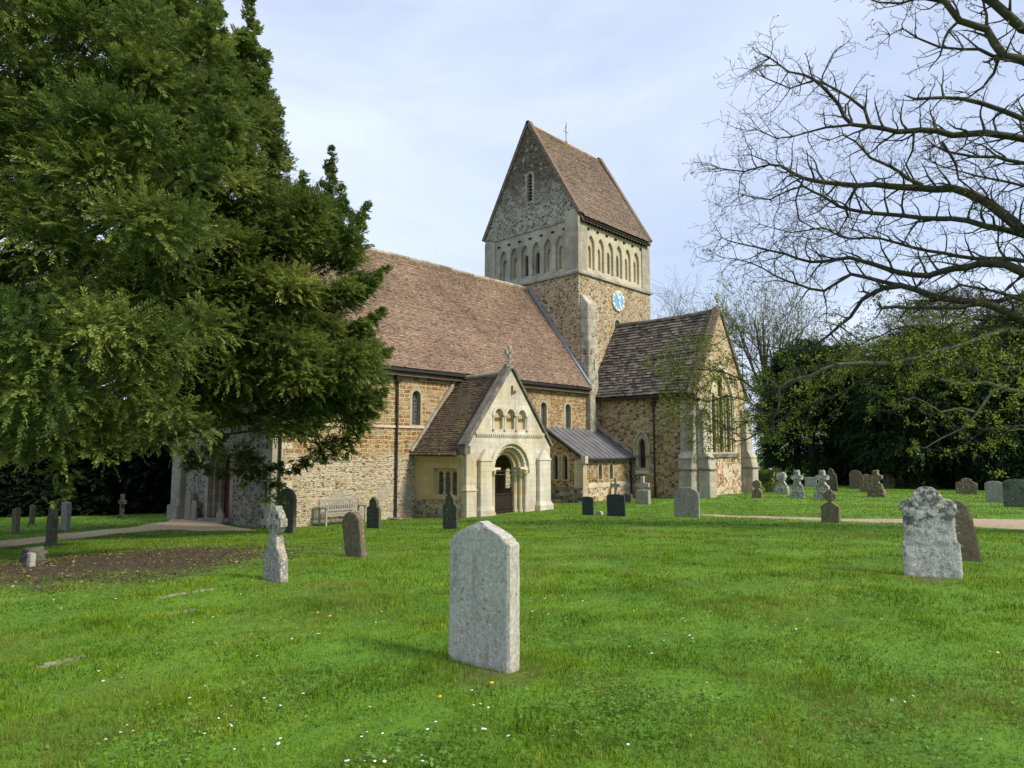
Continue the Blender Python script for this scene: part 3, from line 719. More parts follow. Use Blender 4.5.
M['belfry_s'] = ashlar('belfry_south', (.45, .40, .28), (.58, .52, .38), stain=.4)
belfry((TX0 + .06, 0, 0), W_, wy, TY0 + .05, TY1 - .05, 15.4, (2, 3), 'belfry_west_wall', M['belfry_w'])
belfry((0, TY0 + .06, 0), S_, sx_, TX0 + .2, TX1 - .05, 15.75, (2, 3), 'belfry_south_wall', M['belfry_s'])
wall('belfry_east_wall', (TX1, 0, 0), E_, rect(TY0 + .06, TY1, 12.0, 15.4), [], M['belfry_s'], .4, -.05)
b = MB(); b.box(TX0 - .012, TX0 + .2, TY0 - .012, TY0 + 1.0, 12.0, 15.95); b.box(TX0 - .012, TX0 + .2, TY1 - .95, TY1 + .012, 12.0, 15.35)
b.box(TX0 + .2, TX0 + .9, TY0 - .012, TY0 + .2, 12.0, 15.7)
b.box(TX1 - .92, TX1 + .012, TY0 - .012, TY0 + .2, 12.0, 15.6)
split_build(b, 'p', lambda m: cb(m, 'corner_pilaster', M['belfry_w']))
b = MB()                                   # dark blocks carrying the shade of small sockets over the arches
for i in range(7):
    y = 24.95 + i * .93; b.box(TX0 - .005, TX0 + .12, y - .11, y + .11, 14.86, 14.96)
    x = 31.95 + i * .96; b.box(x - .1, x + .1, TY0 - .004, TY0 + .12, 14.86, 14.97)
split_build(b, 'p', lambda m: cb(m, 'dark_socket_block', M['dark']))
# gable (west & east)
gp_ = [(TY0 + .04, 15.35), (TY1 - .04, 15.35), (TY1 + .0, 15.75), (TC, 22.42), (TY0 - .0, 15.75)]
gwh = hole(27.74, .42, 17.3, 19.15, 'round', .17)
cb(MB().panel((TX0, 0, 0), W_['u'], W_['n'], gp_, [gwh], .0, -.4), 'gable_wall', M['gable'])
cb(MB().panel((TX1, 0, 0), E_['u'], E_['n'], gp_, [], 0, -.3), 'east_gable_wall', M['gable'])
p = window((TX0, 0, 0), W_, 27.74, .42, 17.3, 19.15, 'round', .17, glass='dark', fm='belfry_w', recess=.3)
bb = MB()
for k in range(8): bb.beam((TX0 + .16, 27.5, 17.42 + k * .21), (TX0 + .16, 27.98, 17.42 + k * .21), .02, .15, Vector((.8, 0, 1)).normalized())
cb(bb, 'louvres', M['louvre'], p)
TCM = tiles('brown_coping', [(0, (.13, .09, .065)), (1, (.2, .15, .1))], lich=(.4, .38, .3))
for X_ in (TX0 - .1, TX1 - .28):
    for s in (-1, 1):
        b = MB()
        n_ = 15; A_ = Vector((X_, TC + s * (TY1 - TC + .16), 15.62)); B_ = Vector((X_, TC, 22.68))
        for i in range(n_):
            P0 = A_.lerp(B_, i / n_); P1 = A_.lerp(B_, (i + 1) / n_ - .006); o_ = Vector((.38, 0, 0)); nn = Vector((0, s * .87, .5)) * .09
            P1 = A_.lerp(B_, (i + 1) / n_ + .002)
            b.hexa([P0 - nn * 1.4, P1 - nn * 1.4, P1 - nn * 1.4 + o_, P0 - nn * 1.4 + o_, P0 + nn, P1 + nn, P1 + nn + o_, P0 + nn + o_])
        cb(b, 'coping', TCM)
vT = Vector((0, TC - (TY0 - .32), 22.5 - 15.48)); st = vT.length
b = MB(); tile_roof(b, (TX0 + .26, TY0 - .32, 15.48), (1, 0, 0), vT, TX1 - TX0 - .52, st, .15, .095, .018, .12, sag=.04, seed=9)
b.hexa([(TX0 + .2, TY0 - .22, 15.2), (TX1 - .2, TY0 - .22, 15.2), (TX1 - .2, TC, 22.0), (TX0 + .2, TC, 22.0), (TX0 + .2, TY0 - .22, 15.35), (TX1 - .2, TY0 - .22, 15.35), (TX1 - .2, TC, 22.2), (TX0 + .2, TC, 22.2)], .3)
b.hexa([(TX0 + .2, TY1 + .2, 15.36), (TX1 - .2, TY1 + .2, 15.36), (TX1 - .2, TC, 22.3), (TX0 + .2, TC, 22.3), (TX0 + .2, TY1 + .2, 15.46), (TX1 - .2, TY1 + .2, 15.46), (TX1 - .2, TC, 22.42), (TX0 + .2, TC, 22.42)], .3)
cb(b, 'tower_roof', M['tower_roof'])
b = MB(); x = TX0 + .28
while x < TX1 - .3: b.tube([(x, TC, 22.46), (min(x + .4, TX1 - .3), TC, 22.46)], .12, 8, random.random()); x += .42
cb(b, 'ridge_tiles', tiles('tower_ridge_clay', [(0, (.25, .17, .08)), (1, (.36, .25, .12))]))
b = MB(); x = TX0 + .4
b.box(TX0 + .25, TX1 - .25, TY0 - .3, TY0 + .1, 15.3, 15.36)
while x < TX1 - .4: b.box(x, x + .09, TY0 - .26, TY0 + .05, 15.18, 15.3); x += .34
cb(b, 'eaves_board', M['wood_dark'])
vn = MB().tube([(34.77, TC, 22.45), (34.77, TC, 23.75)], .025, 6); vn.lathe((34.77, TC, 22.5), [(.12, 0), (.1, .12), (.03, .2)], 8)
vn.beam((34.5, TC, 23.35), (35.04, TC, 23.35), .025, .025)
vn.panel((34.77, TC, 23.55), (.7, .7, 0), (.7, -.7, 0), [(-.3, .05), (-.12, 0), (.1, .02), (.3, .22), (.2, .2), (.24, .36), (.1, .2), (-.1, .18), (-.22, .38), (-.34, .3), (-.2, .12)], [], .012, -.012)
cb(vn, 'weathervane', M['iron'])
# clock: blue dial, cream ring of gilt blocks, white hands
ck = cpart('clock'); cx, cz, cy = 34.89, 10.94, TY0 - .07
cb(MB().tube([(cx, TY0, cz), (cx, cy - .02, cz)], .68, 32), 'rim', plain('cream_clock_rim', (.46, .43, .32), .7, .3), ck)
cb(MB().tube([(cx, cy - .0, cz), (cx, cy - .035, cz)], .55, 32), 'dial', plain('blue_dial', (.16, .38, .66), .5, .15), ck)
nb = MB(); nbb = MB()
for i in range(12):
    a_ = i * math.pi / 6; d = Vector((math.sin(a_), 0, math.cos(a_))); c = Vector((cx, cy - .03, cz))
    (nb if i % 2 else nbb).beam(c + d * .48, c + d * .66, .15, .02, (0, 1, 0))
    nb.beam(c + d * .48 + Vector((0, -.014, 0)), c + d * .64 + Vector((0, -.014, 0)), .035, .014, (0, 1, 0))
cb(nb, 'numerals', plain('pale_gilt', (.70, .60, .25), .4, .1), ck)
cb(nbb, 'dial_blocks', plain('dial_white', (.8, .84, .86), .5, .05), ck)
hb = MB(); c = Vector((cx, cy - .055, cz))
for ang, ln, w_ in ((rad(158), .5, .10), (rad(-22), .5, .10), (rad(20), .34, .12)):
    d = Vector((math.sin(ang), 0, math.cos(ang))); hb.beam(c, c + d * ln, w_, .02, (0, 1, 0))
cb(hb, 'hands', plain('white_hands', (.82, .84, .85), .5, .03), ck)
# stair buttress on the tower's south side
b = MB().box(31.0, 31.95, 23.3, TY0, -1.5, 10.1)
b.hexa([(31.0, 23.3, 10.1), (31.95, 23.3, 10.1), (31.95, TY0, 10.1), (31.0, TY0, 10.1), (31.05, TY0 - .05, 10.75), (31.9, TY0 - .05, 10.75), (31.9, TY0, 10.78), (31.05, TY0, 10.78)])
cb(b, 'stair_buttress', M['stair'], bevel=.03)
cb(MB().box(31.5, 31.56, 23.29, 23.33, 6.2, 6.9), 'dark_slit_block', M['dark'])  # solid dark block painted as the shade of a slit
b = MB().box(TX0 - .02, TX0 + .5, NY0 - .28, TY0 - .1, -1.5, 4.95); cb(b, 'corner_pier', M['stair'], bevel=.03)

# ---- lean-to vestry
LX0, LX1, LY = 27.38, 31.81, 21.01
ls = [22.84 - .02, 22.17]
lo_ = [(LY, -.31), (23.4, -.31), (23.4, 2.5), (LY, 1.08)]
wall('vestry_west_wall', (LX0, 0, 0), W_, lo_, [hole(y, .34, .06, 1.36, 'pointed', .12) for y in ls], M['trans_rub'], .35)
for y in ls: window((LX0, 0, 0), W_, y, .34, .06, 1.36, 'pointed', .12, glass='glass_dark')
wall('vestry_west_plinth', (LX0, 0, 0), W_, rect(LY, 23.4, -2, -.31), [], M['plinth'], .3, .07)
wl = [28.86, 29.84]
wall('vestry_south_wall', (0, LY, 0), S_, rect(LX0 + .01, LX1, -.2, 1.12), [hole(x, .3, .06, .84, 'round', .1) for x in wl], M['trans_rub'], .35, .002)
wall('vestry_lower_wall', (0, LY, 0), S_, rect(LX0 + .01, LX1, -2, -.2), [], M['low_rub'], .35, .002)
for x in wl: window((0, LY, 0), S_, x, .3, .06, .84, 'round', .1, glass='glass_dark')
b = MB().box(LX0 + .4, LX1 - .5, LY - .03, LY, -.34, -.10); cb(b, 'band', M['ashlar_pale'])
b = MB(); z = -1.9; rr = random.Random(8)
while z < 1.05: h = .29; wq = rr.choice((.3, .45)); b.box(LX0 - .03, LX0 + wq, LY - .03, LY + .55, z, min(z + h, 1.06) - .006); z += h
cb(b, 'quoin', M['ashlar'])
vL = Vector((0, 2.66, 1.62)); nL = Vector((0, -1.62, 2.66)).normalized()
b = MB(); A = Vector((LX0 - .14, LY - .2, 1.12)); 
q = [A, A + Vector((4.55, 0, 0)), A + Vector((4.55, 0, 0)) + vL, A + vL]; b.hexa(q + [p_ + nL * .07 for p_ in q])
x = LX0 - .12
while x < LX1 + .1:
    s0 = Vector((x, LY - .2, 1.12)) + nL * .085; b.tube([s0, s0 + vL * .995], .03, 6); x += .46
cb(b, 'vestry_roof', M['lead'])
cb(MB().beam((LX0, LY - .24, 1.09), (LX1, LY - .24, 1.09), .1, .1), 'gutter', M['iron'])
cb(MB().box(LX0 - .18, LX0 + .05, LY - .3, LY, .92, 1.3), 'kneeler', M['ashlar_pale'])
downpipe(31.60, LY - .1, -1.1, 1.0, hopper=False)
cb(MB().beam((LX1 + .02, LY - .1, 1.42), (LX1 - .02, 23.3, 2.95), .16, .16), 'flashing', M['ashlar_grey'])
cb(MB().beam((LX0, 23.36, 2.6), (LX1, 23.36, 2.62), .1, .14), 'flashing', M['ashlar_pale'])

# ---- south transept
RX0, RX1, RY, RC = 31.81, 37.6, 17.0, 34.7
wall('transept_west_wall', (RX0, 0, 0), W_, rect(RY, 23.9, -2, 4.75), [hole(20.33, .46, .62, 2.25, 'pointed', .2)], M['trans_rub'], .4)
window((RX0, 0, 0), W_, 20.33, .46, .62, 2.25, 'pointed', .2, glass='glass_dark', proud=.03)
cb(MB().panel((RX0, 0, 0), W_['u'], W_['n'], arch(20.33, 1.02, 1.3, 2.66, 'pointed', 10), [arch(20.33, .88, 1.2, 2.56, 'pointed', 10)], .1, -.02), 'hood_mould', M['ashlar'])
cb(MB().box(RX0 - .04, RX0 + .02, 19.9, 20.78, .3, .5), 'sill', M['ashlar_pale'])
to = [(RX0 + .01, -.1), (RX1, -.1), (RX1, 4.6), (RC, 9.2), (RX0 + .01, 4.6)]
SW = 34.78
wall('transept_south_wall', (0, RY, 0), S_, [(RX0 + .01, 1.2)] + [(RX1, 1.2), (RX1, 4.6), (RC, 9.2), (RX0 + .01, 4.6)], [arch(SW, 3.0, 1.42, 6.35, 'pointed', 14)], M['south_rub'], .45)
wall('transept_lower_wall', (0, RY, 0), S_, rect(RX0 + .01, RX1, -2, 1.2), [], M['low_rub'], .45)
cb(MB().box(33.15, 36.4, RY - .1, RY + .02, 1.2, 1.4), 'sill', M['coping'])
gw_ = cpart('south_window')
lt = [(SW - .86, 4.75), (SW, 5.75), (SW + .86, 4.75)]
cb(MB().panel((0, RY, 0), S_['u'], S_['n'], arch(SW, 3.04, 1.4, 6.37, 'pointed', 14), [arch(SW, 2.66, 1.44, 6.08, 'pointed', 14)], .02, -.14), 'frame', M['ashlar_pale'], gw_)
cb(MB().panel((0, RY, 0), S_['u'], S_['n'], arch(SW, 2.74, 1.4, 6.14, 'pointed', 14), [arch(x, .54, 1.46, zt, 'pointed', 8) for x, zt in lt], -.14, -.34), 'tracery', M['porch_yellow'], gw_)
cb(MB().panel((0, RY, 0), S_['u'], S_['n'], rect(SW - 1.3, SW + 1.3, 1.42, 5.8), [], -.26, -.3), 'glass', M['glass_dark'], gw_)
for x in (SW - 1.3, SW - .43, SW + .43, SW + 1.3):
    cb(MB().lathe((x, RY + .07, 0), [(.09, 1.42), (.05, 1.55), (.05, 4.3), (.09, 4.42), (.09, 4.5)], 8), 'shaft', M['ashlar'], gw_, smooth=True)
b = MB()
def butt(b, x0, x1, y0, y1, zs, grow_, dirx, diry):
    """stepped buttress; zs = list of stage tops; each stage is grow_ thinner"""
    z = -2
    for i, zt in enumerate(zs):
        k = grow_[i]
        X0 = x0 - (k if dirx < 0 else 0); Y0 = y0 - (k if diry < 0 else 0)
        b.box(X0, x1, Y0, y1, z, zt - .0)
        if i + 1 < len(zs):
            k2 = grow_[i + 1]; X2 = x0 - (k2 if dirx < 0 else 0); Y2 = y0 - (k2 if diry < 0 else 0); h = .42
            b.hexa([(X0 - .03, Y0 - .03, zt), (x1, Y0 - .03, zt), (x1, y1, zt), (X0 - .03, y1, zt), (X2, Y2, zt + h), (x1, Y2, zt + h), (x1, y1, zt + h), (X2, y1, zt + h)])
        z = zt
    return b
cb(butt(MB(), RX0, RX0 + .1, RY + .05, RY + .8, [.62, 1.15, 3.25, 3.9], [.62, .56, .34, .12], -1, 0), 'buttress', M['ashlar_grey'], bevel=.02)
cb(butt(MB(), RX0 + .02, RX0 + .72, RY, RY + .1, [.62, 1.15, 3.45, 4.1], [.62, .56, .34, .12], 0, -1), 'buttress', M['butt'], bevel=.02)
cb(butt(MB(), RX1 - .7, RX1 + .06, RY, RY + .1, [.62, 1.15, 3.2, 3.9], [.62, .56, .34, .12], 0, -1), 'buttress', M['butt'], bevel=.02)
cb(butt(MB(), RX1 - .1, RX1 + .05, RY + .05, RY + .8, [.62, 1.15, 3.2], [0, 0, 0], 0, 0), 'buttress', M['ashlar_grey'], bevel=.02)
b = MB(); split_build(MB().box(RX0 - .69, RX0 + .06, RY - .02, RY + .86, .56, .64).box(RX0 + .0, RX0 + .79, RY - .69, RY - .03, .56, .64).box(RX1 - .76, RX1 + .12, RY - .69, RY - .01, .56, .64), 's', lambda m: cb(m, 'string_course', M['coping']))
wall('transept_east_wall', (RX1, 0, 0), E_, rect(RY + .01, 23.9, -2, 4.6), [], M['trans_rub'], .4, -.003)
for s in (-1, 1):
    vR = Vector((-s * 3.1, 0, 4.75)); sr = vR.length; b = MB()
    if s < 0:
        n0 = len(b.v); tile_roof(b, (RC + s * 3.1, RY + .32, 4.58), (0, 1, 0), vR, 6.7, sr, .30, .21, .045, .35, sag=.08, seed=12)
    b.hexa([(RC + s * 3.1, RY + .3, 4.35), (RC + s * 3.1, 24.0, 4.35), (RC, 24.0, 9.0), (RC, RY + .3, 9.0), (RC + s * 3.1, RY + .3, 4.45), (RC + s * 3.1, 24.0, 4.45), (RC, 24.0, 9.13), (RC, RY + .3, 9.13)], .2)
    cb(b, 'transept_roof', M['slate'])
b = MB(); y = RY + .3
while y < 23.9: zz = 9.36 - .10 * math.sin((y - RY) / 6.9 * math.pi) ; b.tube([(RC, y, zz), (RC, y + .43, zz)], .13, 8, random.random()); y += .45
cb(b, 'ridge_tiles', M['coping'])
for s in (-1, 1):
    b = MB()
    A_ = Vector((RC + s * 3.2, RY - .08, 4.50)); B_ = Vector((RC, RY - .08, 9.50)); n_ = 14
    for i in range(n_):
        P0 = A_.lerp(B_, i / n_); P1 = A_.lerp(B_, (i + 1) / n_ + .002); o_ = Vector((0, .42, 0)); nn = Vector((s * .84, 0, .54)) * (.075 if s < 0 else .055)
        b.hexa([P0 - nn * 1.5, P1 - nn * 1.5, P1 - nn * 1.5 + o_, P0 - nn * 1.5 + o_, P0 + nn, P1 + nn, P1 + nn + o_, P0 + nn + o_])
    cb(b, 'coping', TCM)
cb(MB().box(RX0 - .14, RX0 + .22, RY - .1, RY + .3, 4.28, 4.58), 'kneeler', M['coping'], bevel=.02)
cross_finial(RC, RY + .08, 9.45, .85)
cb(MB().beam((RX0 - .26, RY + .35, 4.46), (RX0 - .26, 23.3, 4.46), .1, .1), 'gutter', M['iron'])
downpipe(RX0 - .1, 19.5, -.9, 4.0)
# ================================================================ ground
def ground_mat():
    t = NT('lawn_soil'); p = t.pos()
    a = t.noise(p, .55, 6, .6); b = t.noise(p, 5, 6, .7)
    k = t.math('ADD', t.math('MULTIPLY', a, .6), t.math('MULTIPLY', b, .45))
    c = t.ramp(k, [(.33, (.045, .10, .012)), (.5, (.085, .19, .016)), (.62, (.12, .24, .022)), (.75, (.15, .22, .035))])
    # worn bare earth below the yews
    m = t.n('VectorMath', operation='SUBTRACT'); t.put(m.inputs[0], p); m.inputs[1].default_value = BARE
    sp = t.n('SeparateXYZ'); t.put(sp.inputs[0], m.outputs[0])
    ca, sa = math.cos(BARE_A), math.sin(BARE_A)
    u = t.math('ADD', t.math('MULTIPLY', sp.outputs['X'], ca / BARE_R[0]), t.math('MULTIPLY', sp.outputs['Y'], sa / BARE_R[0]))
    v = t.math('ADD', t.math('MULTIPLY', sp.outputs['X'], -sa / BARE_R[1]), t.math('MULTIPLY', sp.outputs['Y'], ca / BARE_R[1]))
    d = t.math('ADD', t.math('SQRT', t.math('ADD', t.math('MULTIPLY', u, u), t.math('MULTIPLY', v, v))), t.math('MULTIPLY', t.math('SUBTRACT', t.noise(p, 1.8, 6, .75), .5), 1.7))
    soil = t.ramp(t.noise(p, 9, 6, .75), [(.35, (.032, .024, .014)), (.55, (.07, .052, .03)), (.7, (.15, .12, .07))])
    c = t.mix(t.ramp(d, [(.75, 1.0), (1.05, 0.0)]), c, soil)
    for (sx, sy, sr) in WORN:
        m2 = t.n('VectorMath', operation='DISTANCE'); t.put(m2.inputs[0], p); m2.inputs[1].default_value = (sx, sy, g(sx, sy))
        d2 = t.math('ADD', m2.outputs['Value'], t.math('MULTIPLY', t.math('SUBTRACT', t.noise(p, 5, 5, .7), .5), 2.2 * sr))
        c = t.mix(t.ramp(t.math('DIVIDE', d2, sr), [(.3, .75), (1.1, 0.0)]), c, t.mix(.4, soil, (.16, .13, .06)))
    t.bump(b, .5, .04)
    return t.base(c, 1.0)
WORN = []
for (px_, py_, r_) in ((488, 672, .42), (930, 580, .45), (274, 583, .3)):
    q_ = ground_at(px_, py_)[0]; WORN.append((q_.x, q_.y, r_))
BARE = tuple(ground_at(60, 567)[0]); BARE_R = (6.2, 2.3)
_b1, _b2 = ground_at(-80, 592)[0], ground_at(238, 546)[0]
BARE_A = math.atan2((_b2 - _b1).y, (_b2 - _b1).x)
BARE = tuple((_b1 + _b2) / 2); BARE_R = ((_b2 - _b1).length / 2 * 1.15, 3.3)
def bare_d(x, y):
    dx, dy = x - BARE[0], y - BARE[1]; ca, sa = math.cos(BARE_A), math.sin(BARE_A)
    return np.hypot((dx * ca + dy * sa) / BARE_R[0], (-dx * sa + dy * ca) / BARE_R[1])
ax = np.concatenate([np.linspace(-1, -.16, 18) ** 3 * 420, np.arange(-1.5, 50, .42), 50 + np.linspace(.12, 1, 18) ** 3 * 420])
ay = np.concatenate([np.linspace(-1, -.16, 18) ** 3 * 420, np.arange(-1.5, 40, .42), 40 + np.linspace(.12, 1, 18) ** 3 * 420])
GX, GY = np.meshgrid(ax, ay); GZ = gnp(GX, GY).reshape(GX.shape)
ny, nx = GX.shape
me = bpy.data.meshes.new('ground')
vv = np.stack([GX, GY, GZ], -1).reshape(-1, 3)
idx = np.arange(ny * nx).reshape(ny, nx)
ff = np.stack([idx[:-1, :-1], idx[:-1, 1:], idx[1:, 1:], idx[1:, :-1]], -1).reshape(-1, 4)
me.from_pydata(vv.tolist(), [], ff.tolist()); me.polygons.foreach_set('use_smooth', [True] * len(me.polygons)); me.update()
me.materials.append(ground_mat())
go = bpy.data.objects.new('ground', me); COL.objects.link(go); go['kind'] = 'structure'
# gravel paths, draped on the ground
def path_strip(name, edgeA, edgeB, mat, n=60, lift=.03):
    def res(e):
        P = [ground_at(*q)[0] for q in e]; L_ = [0]
        for i in range(1, len(P)): L_.append(L_[-1] + (P[i] - P[i - 1]).length)
        out = []
        for k in range(n + 1):
            s = L_[-1] * k / n
            for i in range(1, len(P)):
                if s <= L_[i] + 1e-6: out.append(P[i - 1].lerp(P[i], (s - L_[i - 1]) / max(1e-6, L_[i] - L_[i - 1]))); break
        return out
    A, B = res(edgeA), res(edgeB); m = 8; V = []; F = []
    for k, (a_, b_) in enumerate(zip(A, B)):
        for j in range(m + 1):
            q = a_.lerp(b_, j / m)
            if j in (0, m): q = q + (b_ - a_).normalized() * .12 * mnoise.noise(Vector((k * .7, j, 3)))
            V.append((q.x, q.y, g(q.x, q.y) + (lift if 0 < j < m else -.03)))
    for k in range(len(A) - 1):
        for j in range(m):
            q = k * (m + 1) + j; F.append((q, q + 1, q + m + 2, q + m + 1))
    me = bpy.data.meshes.new(name); me.from_pydata(V, [], F); me.update(); me.materials.append(mat)
    me.polygons.foreach_set('use_smooth', [True] * len(me.polygons))
    o = bpy.data.objects.new(name, me); COL.objects.link(o); o['kind'] = 'structure'; return o, [(v[0], v[1]) for v in V]
def gravel(name, c1, c2):
    t = NT(name); v = t.vor(t.pos(), 38); f = t.noise(t.pos(), 1.2, 5)
    c = t.ramp(t.math('ADD', t.math('MULTIPLY', t.sep(v.outputs['Color'])[0], .7), t.math('MULTIPLY', f, .4)), [(.2, c1), (.9, c2)])
    t.bump(v.outputs['Distance'], .6, .02); return t.base(c, 1)
g1 = gravel('tan_gravel', (.42, .30, .15), (.72, .58, .38)); g2 = gravel('pale_gravel', (.28, .21, .13), (.52, .43, .30))
p1, pv1 = path_strip('path', [(-60, 552), (0, 541), (60, 534), (110, 529), (140, 526), (165, 521), (172, 516.5), (184, 516)], [(-60, 560), (0, 548), (60, 540), (110, 534.5), (150, 531), (180, 530), (230, 531.5), (262, 531.5)], g1)
p2, pv2 = path_strip('path', [(1100, 517), (1024, 519), (960, 519.5), (870, 519.5), (800, 518), (700, 515)], [(1100, 532), (1024, 530), (960, 526.5), (870, 522.5), (800, 519.6), (700, 515.9)], g2)
# ================================================================ headstones
def stone_mat(name, c1, c2, lich=(.5, .51, .47), amt=.5, orange=0.0, moss=None, mamt=0.0, sc=1.0, darktop=None):
    t = NT(name); p = t.pos()
    a = t.noise(p, 5 * sc, 8, .7); c = t.ramp(a, [(.3, c1), (.7, c2)])
    if moss: c = t.mix(t.ramp(t.noise(p, 3.1 * sc, 6, .7), [(.62 - .3 * mamt, 0.0), (.74 - .3 * mamt, .85)]), c, moss)
    n2 = t.noise(t.vmath('ADD', p, (7.3, 1.1, 4.2)), 13 * sc, 7, .72, dist=.6)
    k = t.ramp(n2, [(.66 - .26 * amt, 0.0), (.70 - .26 * amt, 1.0)])
    lc = t.mix(t.ramp(t.noise(p, 70 * sc, 3), [(.35, 0.0), (.65, 1.0)]), tuple(x * .72 for x in lich), tuple(min(.82, x * 1.18) for x in lich))
    c = t.mix(k, c, lc)
    v = t.vor(p, 9 * sc); vs_ = t.sep(v.outputs['Color'])       # crusty rosettes
    dv = t.math('ADD', v.outputs['Distance'], t.math('MULTIPLY', t.noise(p, 24 * sc, 4), .4))
    rs = t.math('MULTIPLY', t.math('LESS_THAN', dv, .48), t.math('GREATER_THAN', vs_[0], 1 - amt * .45)); c = t.mix(rs, c, tuple(min(.8, x * 1.15) for x in lich))
    dk = t.math('MULTIPLY', t.math('LESS_THAN', dv, .42), t.math('GREATER_THAN', vs_[2], .86)); c = t.mix(t.math('MULTIPLY', dk, .7), c, (.10, .095, .08))
    sp_ = t.n('SeparateXYZ'); t.put(sp_.inputs[0], p)
    if darktop:
        hb_ = t.ramp(t.math('ADD', sp_.outputs['Z'], t.math('MULTIPLY', t.noise(p, 3.5, 3), .5)), [(darktop - .12, 0.0), (darktop + .12, 1.0)]); k3 = t.ramp(t.noise(p, 11, 6, .75), [(.47, 0.0), (.54, .85)]); c = t.mix(t.math('MULTIPLY', t.sep(hb_)[0], t.sep(k3)[0]), c, (.075, .065, .055))
            # algae towards the foot, rain streaks
    stv = t.noise(t.mapping(p, (1, 1, .12)), 9, 5, .7); c = t.mix(t.ramp(stv, [(.5, 0.0), (.68, .45)]), c, t.mix(1.0, c, (.42, .42, .38), 'MULTIPLY'))
    if orange:
        v2 = t.vor(p, 6 * sc); d2 = t.math('ADD', v2.outputs['Distance'], t.math('MULTIPLY', t.noise(p, 30, 4), .35))
        ok = t.math('MULTIPLY', t.math('LESS_THAN', d2, .40), t.math('GREATER_THAN', t.sep(v2.outputs['Color'])[1], 1 - orange)); c = t.mix(t.math('MULTIPLY', ok, .85), c, (.42, .24, .05))
    t.bump(t.math('ADD', t.math('MULTIPLY', n2, .7), t.math('MULTIPLY', a, .3)), .9, .012)
    return t.base(c, .95)
SM = dict(
    white=stone_mat('white_lichened_stone', (.33, .31, .25), (.41, .39, .32), (.50, .495, .43), .72, .05, sc=2.6),
    white2=stone_mat('crusted_white_stone', (.20, .19, .16), (.40, .385, .34), (.54, .54, .49), .78, 0, sc=2.6, darktop=1.0),
    brown=stone_mat('brown_sandstone', (.085, .07, .045), (.19, .155, .10), (.27, .26, .19), .28, .10, sc=1.8),
    grey=stone_mat('grey_headstone', (.19, .18, .15), (.33, .32, .27), (.40, .40, .34), .5, .03, sc=1.8),
    dark=stone_mat('dark_mossy_headstone', (.055, .055, .042), (.13, .125, .095), (.26, .27, .22), .25, 0, (.06, .075, .03), .4),
    green=stone_mat('green_headstone', (.09, .11, .075), (.15, .17, .12), (.25, .26, .2), .1, 0, (.05, .075, .035), .5),
    rough=stone_mat('rough_cross_stone', (.12, .11, .075), (.30, .285, .235), (.50, .50, .45), .65, .05, (.10, .095, .035), .35, sc=.8),
    roughb=stone_mat('rough_brown_stone', (.10, .075, .045), (.26, .21, .14), (.40, .38, .30), .3, .06, (.09, .085, .03), .35, sc=.8),
    tan=stone_mat('mossy_tan_stone', (.13, .11, .06), (.25, .22, .13), (.34, .33, .24), .3, .05, (.12, .125, .04), .4, sc=1.5),
    grey2=stone_mat('crusty_grey_stone', (.16, .15, .12), (.33, .31, .26), (.48, .48, .43), .5, .10, (.16, .155, .06), .25, sc=1.8),
    kerbs=stone_mat('buried_kerb_stone', (.14, .12, .08), (.30, .27, .20), (.40, .38, .30), .3, 0, (.12, .13, .05), .3),
    slate=plain('dark_slate', (.036, .045, .055), .45, .18, 5),
    pale=stone_mat('pale_plain_stone', (.30, .28, .23), (.42, .40, .34), (.48, .47, .42), .3),
)
